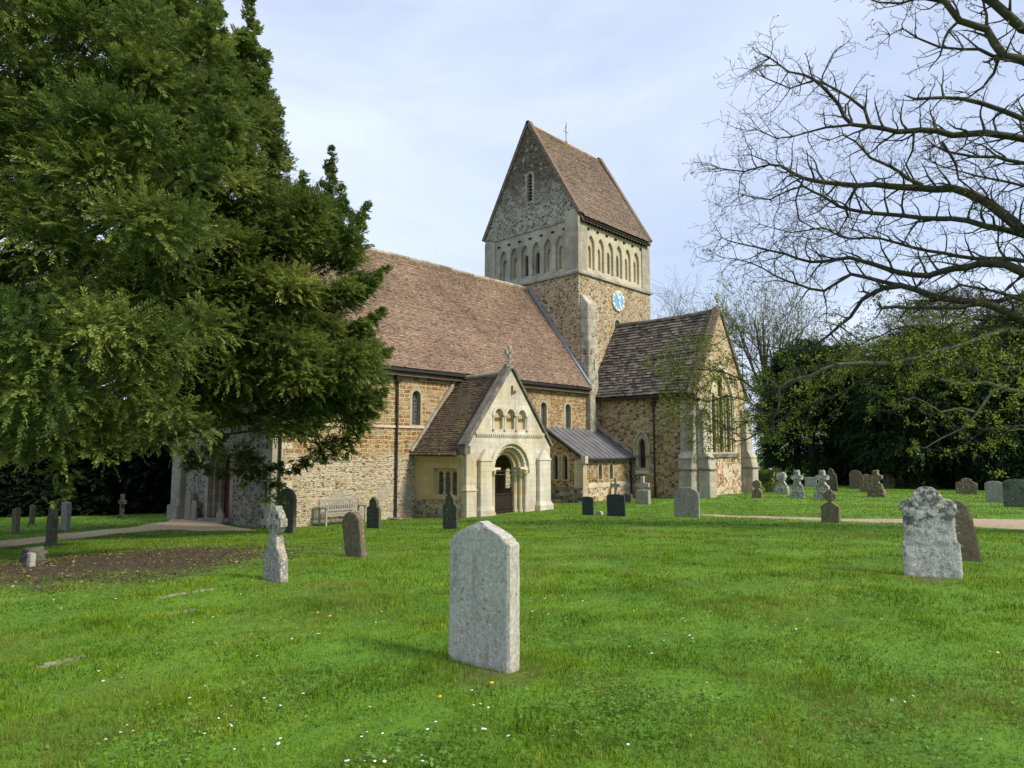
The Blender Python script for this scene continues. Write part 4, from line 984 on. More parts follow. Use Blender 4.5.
PROF = {
 'round': [(0, 1), (.72, 1)] + [(.72 + .28 * math.sin(a), math.cos(a)) for a in np.linspace(.1, 1.45, 12)] + [(1, .04)],
 'low_round': [(0, 1), (.84, 1)] + [(.84 + .16 * math.sin(a), math.cos(a)) for a in np.linspace(.1, 1.45, 10)] + [(1, .04)],
 'peak_shoulder': [(0, 1), (.845, 1), (.86, .97), (.868, .90), (.885, .885), (.895, .80), (.91, .76), (.995, .06), (1, .02)],
 'peak': [(0, 1), (.74, 1), (.76, .98), (.99, .08), (1, .02)],
 'scroll': [(0, 1), (.36, 1), (.375, .98), (.405, .90), (.42, .89), (.70, .89), (.74, .96), (.79, .97), (.84, .88), (.865, .66), (.875, .52), (.885, .50)] + [(.885 + .115 * math.sin(a), .50 * math.cos(a)) for a in np.linspace(.12, 1.45, 8)] + [(1, .02)],
 'ogee': [(0, 1), (.66, 1), (.70, .97), (.74, .80), (.78, .60), (.80, .52), (.86, .54), (.92, .44), (.97, .24), (1, .03)],
 'cusped': [(0, 1), (.60, 1), (.66, .92), (.70, .66), (.74, .58), (.80, .62), (.88, .54), (.95, .32), (1, .03)],
 'rect': [(0, 1), (.965, 1), (.99, .96), (1, .9)],
 'slate': [(0, 1), (.90, 1), (.93, .93), (.96, .91), (.985, .5), (1, .1)],
 'wheel': [(0, 1), (.05, 1), (.34, .92), (.46, .66), (.54, .44), (.60, .38), (.62, .44), (.66, .60), (.72, .70), (.86, .70), (.92, .60), (.96, .46), (.975, .34), (1, .30)],
 'rough_cross': [(0, 1), (.16, .96), (.30, .80), (.46, .68), (.52, .42), (.60, .34), (.64, .36), (.67, .70), (.80, .72), (.83, .34), (.96, .30), (1, .24)],
 'latin': [(0, 1), (.06, 1), (.08, .70), (.14, .66), (.16, .26), (.58, .22), (.60, .90), (.74, .90), (.76, .22), (.99, .22), (1, .18)],
 'neck': [(0, 1), (.06, 1), (.50, .93), (.56, .86), (.80, .48), (.86, .42), (1, .42)],
 'knob': [(0, 1), (.30, .95), (.42, .70), (.50, .46), (.56, .44), (.62, .66), (.72, .78), (.84, .76), (.93, .56), (1, .2)],
 'lump': [(0, 1), (.3, .95), (.6, .8), (.85, .5), (1, .15)],
}
def prof_at(pr, z):
    for (z0, h0), (z1, h1) in zip(pr, pr[1:]):
        if z <= z1: return h0 + (h1 - h0) * (z - z0) / max(1e-6, z1 - z0)
    return pr[-1][1]
def stone_mesh(H, HW, th, prof, rough=.006, seed=0, taper=0.0, sink=.25, extra=None, cols=14, rows=44):
    pr = PROF[prof]; mb = MB(); zs = sorted(set([round(i / rows, 4) for i in range(rows + 1)] + [round(p[0], 4) for p in pr]))
    zz = [-sink] + [z * H for z in zs]; ring = None; rd = min(.012, th * .14)
    for z in zz:
        f = max(0, z / H); hw = max(.004, HW * prof_at(pr, f)); t2 = th / 2 * (1 - taper * f)
        if f > .97: t2 *= .8
        pts = []
        for side in (1, -1):
            for j in range(cols + 1):
                s = (-1 + 2 * j / cols) * side; s = math.copysign(abs(s) ** .85, s)
                e = 1 - abs(s); yy = side * (t2 - (rd if j in (0, cols) else (rd * .25 if e * hw < rd * 1.5 else 0)))
                pts.append(Vector((s * hw, yy, z)))
        for i, p in enumerate(pts):
            q = p * 9 + Vector((seed * 3.1, 0, 0)); nn = mnoise.noise(q) + .6 * mnoise.noise(q * 2.7) + .35 * mnoise.noise(q * 6)
            dirv = Vector((p.x / max(HW, .01) * .8, 1 if p.y > 0 else -1, .0))
            pts[i] = p + dirv * nn * rough
            if f > .6: pts[i].z += rough * .8 * mnoise.noise(q * 1.7 + Vector((9, 9, 9)))
        k = len(mb.v); n = len(pts); mb.v += [tuple(p) for p in pts]
        if ring is not None:
            for j in range(n): mb.f.append((ring + j, ring + (j + 1) % n, k + (j + 1) % n, k + j)); mb.a.append(.5)
        ring = k
    mb.f.append(tuple(ring + j for j in range(n))); mb.a.append(.5)
    return mb
STONES = []
def stone(px, yb, yt, pw, prof, mat, label, th=.11, yaw=0.0, lean=0.0, pitch=0.0, rough=.006, name='headstone', group=None, taper=0.0, extra=None, ppm_f=1.0, cols=14, cat='headstone'):
    base, d = ground_at(px, yb)
    u = Vector((math.sin(rad(yaw)), math.cos(rad(yaw)), 0))       # width direction; the face looks west
    def prj(P): q = P - CAM; z = _fw.dot(q); return 512 + F_PX * _rt.dot(q) / z, 384 - F_PX * _up.dot(q) / z
    ppm = abs(prj(base + u * .1)[0] - prj(base - u * .1)[0]) / .2
    ppz = abs(prj(base + Vector((0, 0, .5)))[1] - prj(base)[1]) / .5
    nrm = Vector((u.y, -u.x, 0)); side = abs(prj(base + nrm * .1)[0] - prj(base - nrm * .1)[0]) / .2 * th
    side = min(side, pw * .5); w = max(.1, (pw - side) / ppm); h = (yb - yt) / ppz
    mb = stone_mesh(h, w / 2, th, prof, rough, seed=len(STONES) + 1, taper=taper, cols=cols)
    if extra: extra(mb, h, w / 2, th)
    o = mb.build(name, SM[mat], None, smooth=True)
    o.data.set_sharp_from_angle(angle=rad(50)) if hasattr(o.data, 'set_sharp_from_angle') else None
    o.location = base
    # local x -> u, local y -> west normal
    o.rotation_euler = Matrix.Rotation(-rad(yaw), 3, 'Z').to_euler()
    rot = Matrix(((u.x, -u.y, 0), (u.y, u.x, 0), (0, 0, 1)))      # columns: x->u, y->(-u.y,u.x)= west
    rot = rot @ Matrix.Rotation(rad(lean), 3, 'Y') @ Matrix.Rotation(rad(pitch), 3, 'X')
    o.rotation_euler = rot.to_euler()
    tag(o, label, cat, group); STONES.append((base.x, base.y, w / 2, th))
    if DEBUG: print('stone', label[:30], 'd %.1f w %.2f h %.2f' % (d, w, h))
    return o
DEBUG = False
def wheel_disc(mb, c, r, th):
    out = []
    for k in range(72):
        a = 2 * math.pi * k / 72; m = abs(((math.degrees(a) + 45) % 90) - 45); q = r * (1.20 if m < 17 else 1.0); out.append((math.cos(a) * q, c + math.sin(a) * q))
    hs = [[(math.cos(math.pi / 4 + i * math.pi / 2) * r * .60 + math.cos(b_) * r * .23, c + math.sin(math.pi / 4 + i * math.pi / 2) * r * .60 + math.sin(b_) * r * .23) for b_ in np.linspace(0, 2 * math.pi, 10, endpoint=False)] for i in range(4)]
    mb.panel((0, 0, 0), (1, 0, 0), (0, 1, 0), out, hs, th * .42, -th * .42)
    mb.tube([(0, -th * .52, c), (0, th * .52, c)], r * .2, 10)
def wheel_head(mb, h, hw, th): wheel_disc(mb, h * 1.30, hw * .66, th * .9)
def ring_head(fz, fr):
    def fn(mb, h, hw, th):
        c = h * fz; r = hw * fr
        mb.tube([(math.cos(q) * r, 0, c + math.sin(q) * r) for q in np.linspace(0, 2 * math.pi, 19)], th * .36, 6, caps=False)
        mb.box(-r * .95, r * .95, -th * .56, th * .56, c - .035, c + .035); mb.box(-.035, .035, -th * .56, th * .56, c - r * .95, c + r)
        for sx in (-1, 1): mb.box(sx * r * 1.0 - .03, sx * r * 1.0 + .03, -th * .5, th * .5, c - .05, c + .05)
    return fn
GR_ = 'headstones standing in the churchyard grass'
stone(483, 664, 520, 73, 'peak_shoulder', 'white', 'large pale lichen-crusted headstone with shallow pointed top in the centre foreground', .13, yaw=-2, lean=1.4, pitch=1.5, rough=.0022, group=GR_, cols=34)
stone(933, 577, 486, 60, 'scroll', 'white2', 'white crusted headstone with scrolled shoulders and stepped base at the right', .12, yaw=-18, lean=1, rough=.012, group=GR_, cols=22)
stone(965, 561, 499, 36, 'round', 'brown', 'dark brown round-topped headstone leaning behind the white scrolled one', .10, yaw=-18, lean=9, rough=.004, group=GR_)
stone(275, 580, 535, 27, 'neck', 'grey2', 'weathered stone with a carved wheel cross head standing left of the nave lawn', .13, yaw=2, rough=.008, group=GR_, extra=wheel_head)
stone(356, 557, 511, 23, 'round', 'brown', 'brown round-topped headstone with yellow edge leaning in front of the bench', .13, yaw=-6, lean=12, pitch=1, rough=.006, group=GR_)
stone(373.5, 528, 497, 15, 'cusped', 'dark', 'small dark headstone with cusped top right of the bench', .11, rough=.008, group=GR_)
stone(450.5, 529, 493, 16, 'cusped', 'dark', 'dark shouldered headstone in front of the porch side window', .10, lean=1, rough=.006, group=GR_)
stone(286, 533, 488, 20, 'round', 'dark', 'tall dark round-topped headstone close to the nave corner', .13, rough=.004, group=GR_)
stone(588, 515, 496.5, 12, 'slate', 'slate', 'smaller of two smooth dark slate headstones near the vestry', .07, rough=.0006, group=GR_)
stone(616.5, 516, 494, 19, 'slate', 'slate', 'larger smooth dark slate headstone with a clipped shouldered top', .08, lean=2, rough=.0006, group=GR_)
stone(600, 515, 511, 8, 'lump', 'pale', 'tiny pale stone lump between the two slate headstones', .14, rough=.01, name='boulder', cat='stone')
stone(687, 517, 487, 26, 'round', 'grey', 'plain grey round-topped headstone in front of the transept buttress', .10, yaw=-6, rough=.004, group=GR_)
stone(616, 500, 478, 11, 'latin', 'grey', 'slender stone cross behind the larger slate headstone', .12, rough=.002, name='stone_cross', cat='cross')
o = stone(643, 503, 476, 16, 'latin', 'pale', 'pale stone cross on a block beside the transept downpipe', .14, rough=.003, name='stone_cross', cat='cross')
stone(643.5, 504, 490, 15, 'rect', 'grey', 'square grey block below the pale cross', .24, rough=.004, name='pedestal_block', cat='stone block')
stone(628, 502, 494, 10, 'rect', 'dark', 'low dark kerb block left of the pale cross', .2, rough=.01, name='stone_block', cat='stone block')
stone(757.5, 498, 480, 12, 'knob', 'tan', 'small mossy knob-headed stone by the transept corner', .2, rough=.02, group=GR_)
stone(771, 492, 468, 12, 'rough_cross', 'rough', 'far rough stone cross nearest the transept buttress', .2, rough=.03, group=GR_, name='grave_cross')
stone(782, 494, 472, 15, 'wheel', 'rough', 'rugged lichened wheel cross second from the transept', .22, rough=.03, group=GR_, name='grave_cross')
stone(798, 498.5, 470, 17, 'rough_cross', 'rough', 'pale rough cross on a broad craggy base', .24, rough=.03, group=GR_, name='grave_cross')
stone(811, 487, 477, 12, 'rect', 'pale', 'low white rectangular headstone among the far crosses', .1, rough=.002, group=GR_)
stone(823, 499, 470, 19, 'rough_cross', 'rough', 'pale craggy cross behind the wheel cross by the path', .24, rough=.03, group=GR_, name='grave_cross')
stone(833, 491, 468, 11, 'ogee', 'dark', 'dark narrow headstone leaning behind the craggy cross', .14, lean=4, rough=.01, group=GR_)
def small_wheel(mb, h, hw, th): wheel_disc(mb, h * 1.24, hw * .60, th * .8)
stone(831, 522.5, 501, 20, 'peak', 'tan', 'mossy tan peaked stone topped by a wheel cross beside the gravel path', .16, rough=.008, group=GR_, extra=small_wheel)
stone(856, 489, 470, 13, 'round', 'brown', 'brown rounded headstone left of the jagged cross', .13, rough=.008, group=GR_)
stone(866, 492, 474, 13, 'round', 'roughb', 'mottled brown headstone between rounded stone and jagged cross', .14, lean=-3, rough=.012, group=GR_)
stone(877, 497, 470, 19, 'rough_cross', 'roughb', 'jagged brown cross monument on a spreading rocky base', .3, rough=.045, group=GR_, name='grave_cross')
stone(889, 488, 474, 13, 'ogee', 'green', 'far green headstone right of the jagged cross', .12, rough=.006, group=GR_)
stone(899, 487.5, 477, 11, 'peak', 'dark', 'far dark low peaked headstone left of the white scrolled one', .12, rough=.006, group=GR_)
stone(914, 487, 479, 12, 'low_round', 'dark', 'far low dark headstone just left of the scrolled top', .12, rough=.006, group=GR_)
stone(932, 486, 479, 12, 'rect', 'dark', 'far low dark block showing behind the scrolled top', .12, rough=.006, group=GR_)
stone(967, 494, 478, 22, 'ogee', 'roughb', 'ornate shouldered headstone with lichen in the right distance', .14, rough=.02, group=GR_)
stone(995, 502, 481, 19, 'low_round', 'grey', 'grey spotted round headstone near the right edge', .12, rough=.008, group=GR_)
stone(1017, 507, 479, 27, 'low_round', 'green', 'dark green round headstone cut by the right edge', .13, rough=.004, group=GR_)
stone(15.5, 533, 508, 9, 'rect', 'brown', 'narrow brown headstone leaning left beyond the path', .14, lean=8, rough=.01, group=GR_)
stone(51, 545, 506, 11, 'ogee', 'dark', 'dark narrow stone with ivy beside the path', .16, rough=.02, group=GR_)
stone(65, 530, 502, 11, 'rect', 'grey', 'grey upright headstone behind the ivied stone', .16, rough=.006, group=GR_)
stone(31.5, 524, 505, 6, 'rect', 'dark', 'dim distant headstone in the shade of the yews', .12, rough=.006, group=GR_)
stone(121.5, 518, 494, 10, 'latin', 'dark', 'dark shaded stone cross before the hedge', .16, rough=.008, group=GR_, name='grave_cross')
stone(33, 563, 547, 17, 'lump', 'dark', 'low black stump of stone on the bare earth', .25, rough=.05, name='broken_stone', cat='stone', lean=10)
stone(31, 566, 553, 6, 'rect', 'pale', 'small pale marker stone against the black stump', .1, rough=.01, name='stump_side_block', cat='stone')  # separate pale block makes one side of the stump paler
# slabs leaning on the west front
for (px, yb, yt, pw, pf, lb) in ((236, 523, 507, 9, 'ogee', 'grey slab leaning on the west wall right of the red door'), (184, 521, 490, 8, 'round', 'tall grey slab leaning against the west wall by the corner pilaster'), (199, 521, 500, 7, 'round', 'small slab leaning against the west wall left of the door')):
    o = stone(px, yb, yt, pw, pf, 'grey', lb, .08, rough=.004, name='grave_slab', cat='grave slab')
    o.location.x = 11.94 - .26; o.location.z = g(11.6, o.location.y)
# sunken kerb stones in the lawn
def kerb(a, b_, w, label):
    A, B = ground_at(*a)[0], ground_at(*b_)[0]; mb = MB(); n = 14; d = (B - A); sdv = Vector((-d.y, d.x, 0)).normalized(); k0 = None
    for i in range(n + 1):
        p = A.lerp(B, i / n); ww = w * (.7 + .5 * mnoise.noise(Vector((i * .6, w * 9, 1))) ) * (1 if 0 < i < n else .4); z = g(p.x, p.y); zq = .022 * mnoise.noise(Vector((i * .8, 3, w * 50)))
        k = len(mb.v); mb.v += [(p.x - sdv.x * ww, p.y - sdv.y * ww, z - .05), (p.x - sdv.x * ww * .8, p.y - sdv.y * ww * .8, z + .006 + zq), (p.x + sdv.x * ww * .8, p.y + sdv.y * ww * .8, z + .014 + zq), (p.x + sdv.x * ww, p.y + sdv.y * ww, z - .05)]
        if k0 is not None:
            for j in range(3): mb.f.append((k0 + j, k0 + j + 1, k + j + 1, k + j)); mb.a.append(.5)
        k0 = k
    o = mb.build('kerb_stone', SM['kerbs']); tag(o, label, 'kerb stone', 'sunken kerb stones in the lawn'); STONES.append((A.x, A.y, 0, 0)); return o
kerb((36, 669), (84, 657), .045, 'pale half-buried kerb stone nearest the bottom left')
kerb((164, 616), (196, 610), .05, 'pale half-buried kerb stone in the middle of the left lawn')
kerb((156, 599), (213, 590), .045, 'long narrow half-buried kerb stone farthest from the camera')
# ---------------------------------------------------------------- bench against the nave wall
wb = plain('silvered_teak', (.34, .32, .27), .8, .25, 12)
def bench():
    bx, by = 14.55, 22.75; z0 = g(bx, by); t = empty('garden_bench', (bx, by, z0)); tag(t, 'silvered wooden slatted bench standing against the nave wall', 'bench')
    W = 1.72
    def P(mb, n_): return mb.build(n_, wb, t, bevel=.006)
    for sx in (-1, 1):
        P(MB().box(sx * W / 2 - .035, sx * W / 2 + .035, -.26, -.19, 0, .64), 'leg')
        P(MB().box(sx * W / 2 - .035, sx * W / 2 + .035, .2, .27, 0, .95), 'leg')
        P(MB().box(sx * W / 2 - .04, sx * W / 2 + .04, -.3, .24, .64, .68), 'armrest')
    s = MB()
    for k in range(5): s.box(-W / 2, W / 2, -.27 + k * .1, -.19 + k * .1, .42, .445)
    s.box(-W / 2 + .04, W / 2 - .04, -.25, -.22, .34, .41); P(s, 'seat')
    s = MB().box(-W / 2, W / 2, .21, .25, .90, .99).box(-W / 2, W / 2, .21, .25, .50, .56)
    for k in range(17): x = -W / 2 + .07 + k * (W - .14) / 16; s.box(x - .025, x + .025, .22, .24, .55, .91)
    P(s, 'backrest')
bench()
# ================================================================ vegetation
def leaf_mat(name, c1, c2, c3, transl=.25):
    t = NT(name); r = t.attr('rnd'); c = t.ramp(r, [(0, c1), (.55, c2), (1, c3)])
    c = t.mix(.35, c, t.mix(1.0, c, t.ramp(t.noise(t.pos(), .9, 3), [(.35, .55), (.65, 1.5)]), 'MULTIPLY'))
    t.base(c, .6); t.b.inputs['Specular IOR Level'].default_value = .15
    tr = t.n('BsdfTranslucent'); t.put(tr.inputs['Color'], c); mxs = t.n('MixShader'); mxs.inputs[0].default_value = transl
    t.t.links.new(t.b.outputs[0], mxs.inputs[1]); t.t.links.new(tr.outputs[0], mxs.inputs[2])
    t.t.links.new(mxs.outputs[0], t.t.nodes['Material Output'].inputs['Surface']); return t.mat
def bark_mat(name, c1, c2, moss=None, m=.4):
    t = NT(name); f = t.noise(t.mapping(t.pos(), (1, 1, .5)), 9, 6, .7); c = t.ramp(f, [(.3, c1), (.7, c2)])
    if moss: c = t.mix(t.ramp(t.noise(t.pos(), 2.2, 6, .7), [(.60 - .3 * m, 0.0), (.75 - .3 * m, .8)]), c, moss)
    t.bump(f, .8, .03); return t.base(c, .95)
M['yew'] = leaf_mat('yew_needles', (.062, .105, .026), (.150, .205, .042), (.31, .35, .08), .42)
M['evergreen'] = leaf_mat('dark_evergreen', (.012, .026, .010), (.026, .055, .016), (.06, .10, .024))
M['hedge'] = leaf_mat('shaded_hedge', (.008, .015, .008), (.014, .026, .012), (.022, .04, .016))  # the yews' shade is put into this leaf colour
M['olive'] = leaf_mat('olive_spring_foliage', (.035, .034, .014), (.085, .085, .022), (.17, .17, .035), .3)
M['bud'] = leaf_mat('spring_buds', (.13, .16, .02), (.24, .30, .035), (.36, .42, .06), .4)
M['yew_bark'] = bark_mat('yew_bark', (.06, .035, .022), (.13, .085, .055))
M['bark'] = bark_mat('grey_mossy_bark', (.028, .024, .019), (.085, .076, .060), (.075, .08, .026), .45)  # base lowered, putting the limbs' backlit darkness into the bark colour
M['bark_pale'] = bark_mat('lichened_bark', (.10, .095, .07), (.25, .24, .19), (.12, .13, .04), .4)
M['bark_far'] = bark_mat('far_bark', (.05, .047, .036), (.11, .10, .075), (.10, .115, .04), .5)
NR = np.random.default_rng(11)
def unit(a): return a / np.maximum(np.linalg.norm(a, axis=-1, keepdims=True), 1e-9)
def foliage(name, centers, radii, outward, mat, parent, sprays=90, twigs=12, slen=.6, tlen=.16, tw=.035, droop=.35, flat=.75, bright=None, fill=.35, curve=.35):
    """flat drooping sprays of needle-twigs spread through every bough. centers (K,3)"""
    K = len(centers); rp = np.maximum(8, (sprays * np.clip((radii / np.median(radii)) ** 2, .06, 1.6)).astype(int)); C = np.repeat(centers, rp, 0); R = np.repeat(radii, rp)[:, None]; O = np.repeat(unit(outward), rp, 0)
    n = len(C); dirs = unit(NR.normal(size=(n, 3))); dirs = unit(dirs + O * .55)
    rr = NR.random((n, 1)) ** fill
    rr = np.minimum(1, rr * (1 + 0 * rr)); P = C + dirs * R * rr * np.array([1, 1, flat])
    L0 = slen * np.clip(R / .6, .35, 1.1)
    D = unit(dirs * .6 + O * .7 + NR.normal(size=(n, 3)) * .35 + np.array([0, 0, -droop]))
    S = unit(np.cross(D, np.array([0, 0, 1.0]) + NR.normal(size=(n, 3)) * .5)); N_ = np.cross(S, D)
    L_ = L0 * NR.uniform(.6, 1.3, (n, 1)); br = (np.repeat(bright, rp) if bright is not None else .5) + NR.normal(size=n) * .13
    quads = []; at_ = []
    for k in range(twigs):
        f = (k + .5) / twigs; sgn = 1 if k % 2 else -1
        base = P + D * L_ * f + np.array([0, 0, -1]) * (L_ * f * f * curve)
        dd = unit(D * .75 + S * sgn * .8 * (1 - f * .5) + N_ * NR.normal(size=(n, 1)) * .2 + np.array([0, 0, -.25]))
        ln = tlen * (1.25 - f * .6) * NR.uniform(.7, 1.3, (n, 1)); wv = unit(np.cross(dd, N_ + NR.normal(size=(n, 3)) * .35)) * tw * NR.uniform(.7, 1.2, (n, 1))
        quads.append(np.stack([base, base + dd * ln * .45 + wv, base + dd * ln, base + dd * ln * .45 - wv], 1))
        at_.append(np.clip(br + (f - .5) * .35 + NR.normal(size=n) * .06, 0, 1))
    V = np.concatenate(quads).reshape(-1, 3); A_ = np.concatenate(at_)
    return mesh_np(name, V, 4, mat, parent, A_)
def in_poly(x, y, lp):
    c = False; j = len(lp) - 1
    for i in range(len(lp)):
        if (lp[i][1] > y) != (lp[j][1] > y) and x < (lp[j][0] - lp[i][0]) * (y - lp[i][1]) / (lp[j][1] - lp[i][1]) + lp[i][0]: c = not c
        j = i
    return c
def edge_d(x, y, lp):
    m = 1e9
    for i in range(len(lp)):
        a, b_ = np.array(lp[i - 1], float), np.array(lp[i], float); d = b_ - a; t = max(0, min(1, ((x - a[0]) * d[0] + (y - a[1]) * d[1]) / (d @ d))); m = min(m, math.hypot(x - a[0] - t * d[0], y - a[1] - t * d[1]))
    return m
def big_yew(label, poly, d0, d1, trunk_px, trunk_d, n, rbase, seed, extra=(), spires=(), sprays=95, group=None, name='yew_tree'):
    rng = random.Random(seed); tb = at(trunk_px, 449, trunk_d); tb = Vector((tb.x, tb.y, g(tb.x, tb.y)))
    root = empty(name, tb); tag(root, label, 'tree', group)
    xs = [p[0] for p in poly]; ys = [p[1] for p in poly]; C = []; R = []; tries = 0
    while len(C) < n and tries < 60000:
        tries += 1; x = rng.uniform(min(xs), max(xs)); y = rng.uniform(min(ys), max(ys))
        if not in_poly(x, y, poly): continue
        e = max(0, edge_d(x, y, poly) - 11); d = rng.uniform(d0, d1); ppm = F_PX / d
        r = rbase * rng.uniform(.55, 1.2)
        if e < r * ppm * .95: 
            r = e / ppm / .95
            if r < .28: continue
        dm = (d0 + d1) / 2
        C.append(at(x, y, d)); R.append(r)
    for (x, y, d, r) in extra: C.append(at(x, y, d)); R.append(r)
    for (x0, y0, x1, y1, d, r) in spires:
        for k in range(15):
            f = k / 14; C.append(at(x0 + (x1 - x0) * f + rng.uniform(-8, 6) * f, y0 + (y1 - y0) * f, d + rng.uniform(-.6, .6))); R.append((.05 + (r - .05) * f) * rng.uniform(.45, 1.1))
    C = np.array(C); R = np.array(R)
    top = max(C[:, 2]) - tb.z
    axis = np.array([tb.x, tb.y, 0]) ; O = C - axis; O[:, 2] = .15 * np.linalg.norm(O[:, :2], axis=1); 
    # boughs grow towards the light, outwards from the trunk and towards the open lawn
    up_ = np.clip((C[:, 2:3] - tb.z - 3) / 8, 0, 1); O = unit(O) + np.array([-_fw.x * .8, -_fw.y * .8, .1]) + up_ * np.array([0, 0, .7]) + (R[:, None] < .4) * np.array([0, 0, .5]) * (up_ > .2)
    br = np.clip(NR.normal(.42, .2, len(C)), 0, 1)
    loc = np.array(tb)
    big = R > .6
    foliage('crown', C - loc, R, O, M['yew'], root, sprays, 18, slen=.52, tlen=.115, tw=.019, droop=.08, flat=.6, bright=br, fill=.5, curve=.22)
    mb = MB(); tr = Vector((0, 0, 0))
    mb.tube([(0, 0, -.4), (.05, 0, .6), (0, .1, 2.5), (.15, 0, top * .5), (0, 0, top * .8), (0, 0, top)], [.75, .6, .5, .35, .18, .05], 12)
    for i in range(len(C)):
        if rng.random() < .6 and C[i][2] - tb.z > 3.2 and R[i] > .45:
            c = Vector(C[i] - loc); h = max(2.6, min(top * .9, c.z - .35 * math.hypot(c.x, c.y))); a = Vector((0, 0, h)); m1 = a.lerp(c, .5) + Vector((0, 0, -.3 + rng.uniform(-.3, .3)))
            mb.tube([a, m1, c, c + (c - a).normalized() * R[i] * .8], [.10, .05, .02, .008], 5)
    mb.build('trunk', M['yew_bark'], root, smooth=True)
    return root
polyA = [(-260, -160), (190, -160), (205, -20), (238, 120), (225, 250), (240, 350), (205, 425), (160, 452), (130, 470), (95, 455), (60, 478), (20, 465), (-260, 480)]
exA = [(60, 470, 13, .28), (62, 486, 13, .13), (62, 498, 13, .10), (18, 450, 12.5, .4), (35, 445, 12, .45), (110, 450, 13, .4), (160, 436, 13.5, .45), (195, 428, 14, .4), (20, 320, 11, .6), (40, 395, 11.5, .7), (10, 390, 11, .5), (35, 350, 11.2, .55), (100, 330, 12, .7), (160, 350, 13, .7), (205, 325, 14, .6)]
big_yew('huge dark green yew filling the upper left with boughs sweeping low', polyA, 12.5, 18.5, -95, 17.5, 300, .85, 21, exA, sprays=100, spires=[(228, 60, 222, 130, 14, .4), (236, 110, 225, 170, 14, .4), (212, -10, 205, 60, 14, .5)])
polyB = [(150, -120), (196, -60), (206, 20), (222, 34), (240, 2), (252, 8), (256, 44), (268, 58), (276, 84), (283, 128), (286, 168), (302, 178), (318, 158), (333, 150), (338, 190), (352, 198), (366, 206), (368, 236), (386, 268), (378, 290), (352, 318), (383, 312), (388, 350), (386, 392), (378, 424), (352, 446), (318, 452), (290, 458), (262, 452), (230, 440), (180, 440), (120, 460), (90, 300), (120, 0)]
exB = [(262, 468, 21, .3), (268, 484, 21, .22), (250, 460, 21, .3), (278, 468, 21, .25), (240, 453, 21, .35), (210, 446, 21.5, .35), (195, 458, 21.5, .25), (225, 458, 21.5, .2), (215, 438, 21, .3), (345, 438, 20.5, .3), (330, 444, 20.5, .25), (360, 420, 20.5, .4), (370, 405, 20.6, .4), (350, 430, 20.3, .35), (318, 448, 20.6, .3), (375, 385, 20.6, .35), (256, 478, 21, .25), (246, 470, 21, .28), (300, 462, 20.8, .28), (318, 458, 20.6, .28), (292, 470, 20.9, .22), (276, 486, 21, .22), (262, 498, 21, .16), (236, 468, 21.2, .25), (220, 474, 21.3, .2), (205, 470, 21.4, .22), (188, 466, 21.5, .25), (332, 456, 20.5, .24), (348, 450, 20.4, .24), (240, 485, 21.1, .16), (280, 500, 21, .13), (185, 452, 22, .25), (272, 498, 21, .12)]
big_yew('tall yew with ragged pointed boughs overhanging the nave roof and west front', polyB, 18.6, 22.5, -80, 24, 320, .8, 22, exB, sprays=100, spires=[(250, 2, 248, 60, 20, .42), (266, 55, 258, 110, 20.5, .45), (279, 110, 270, 170, 20.5, .45), (331, 151, 322, 225, 21, .5), (342, 188, 330, 245, 21, .5), (367, 207, 340, 262, 21, .5), (386, 270, 345, 300, 20.6, .5), (382, 312, 345, 345, 20.5, .5), (388, 352, 355, 372, 20.5, .5), (303, 176, 298, 230, 21, .5), (384, 392, 350, 408, 20.5, .5)])

# ---- the big bare tree reaching in from the right
def px_limb(pts, d0, d1, r0, r1, jit=.0):
    out = []; n = len(pts)
    for i, (x, y) in enumerate(pts):
        f = i / (n - 1); out.append((at(x, y, d0 + (d1 - d0) * f + jit * math.sin(i * 1.7)), (r0 + (r1 - r0) * f)))
    P = [Vector(p) for p, _ in out]; R = [r for _, r in out]
    # densify with a slight wander
    Q = []; S = []
    for i in range(len(P) - 1):
        p0 = P[max(i - 1, 0)]; p1 = P[i]; p2 = P[i + 1]; p3 = P[min(i + 2, len(P) - 1)]
        m = max(1, int((p2 - p1).length / .28))
        for k in range(m):
            t = k / m; q = .5 * ((2 * p1) + (p2 - p0) * t + (2 * p0 - 5 * p1 + 4 * p2 - p3) * t * t + (3 * p1 - p0 - 3 * p2 + p3) * t ** 3)
            w = .07 * Vector((mnoise.noise(q * 2.1), mnoise.noise(q * 2.1 + Vector((5, 0, 0))), mnoise.noise(q * 2.1 + Vector((0, 7, 0))))); Q.append(q + w); S.append(R[i] + (R[i + 1] - R[i]) * t)
    Q.append(P[-1]); S.append(R[-1]); return Q, S
rt_rng = random.Random(77)
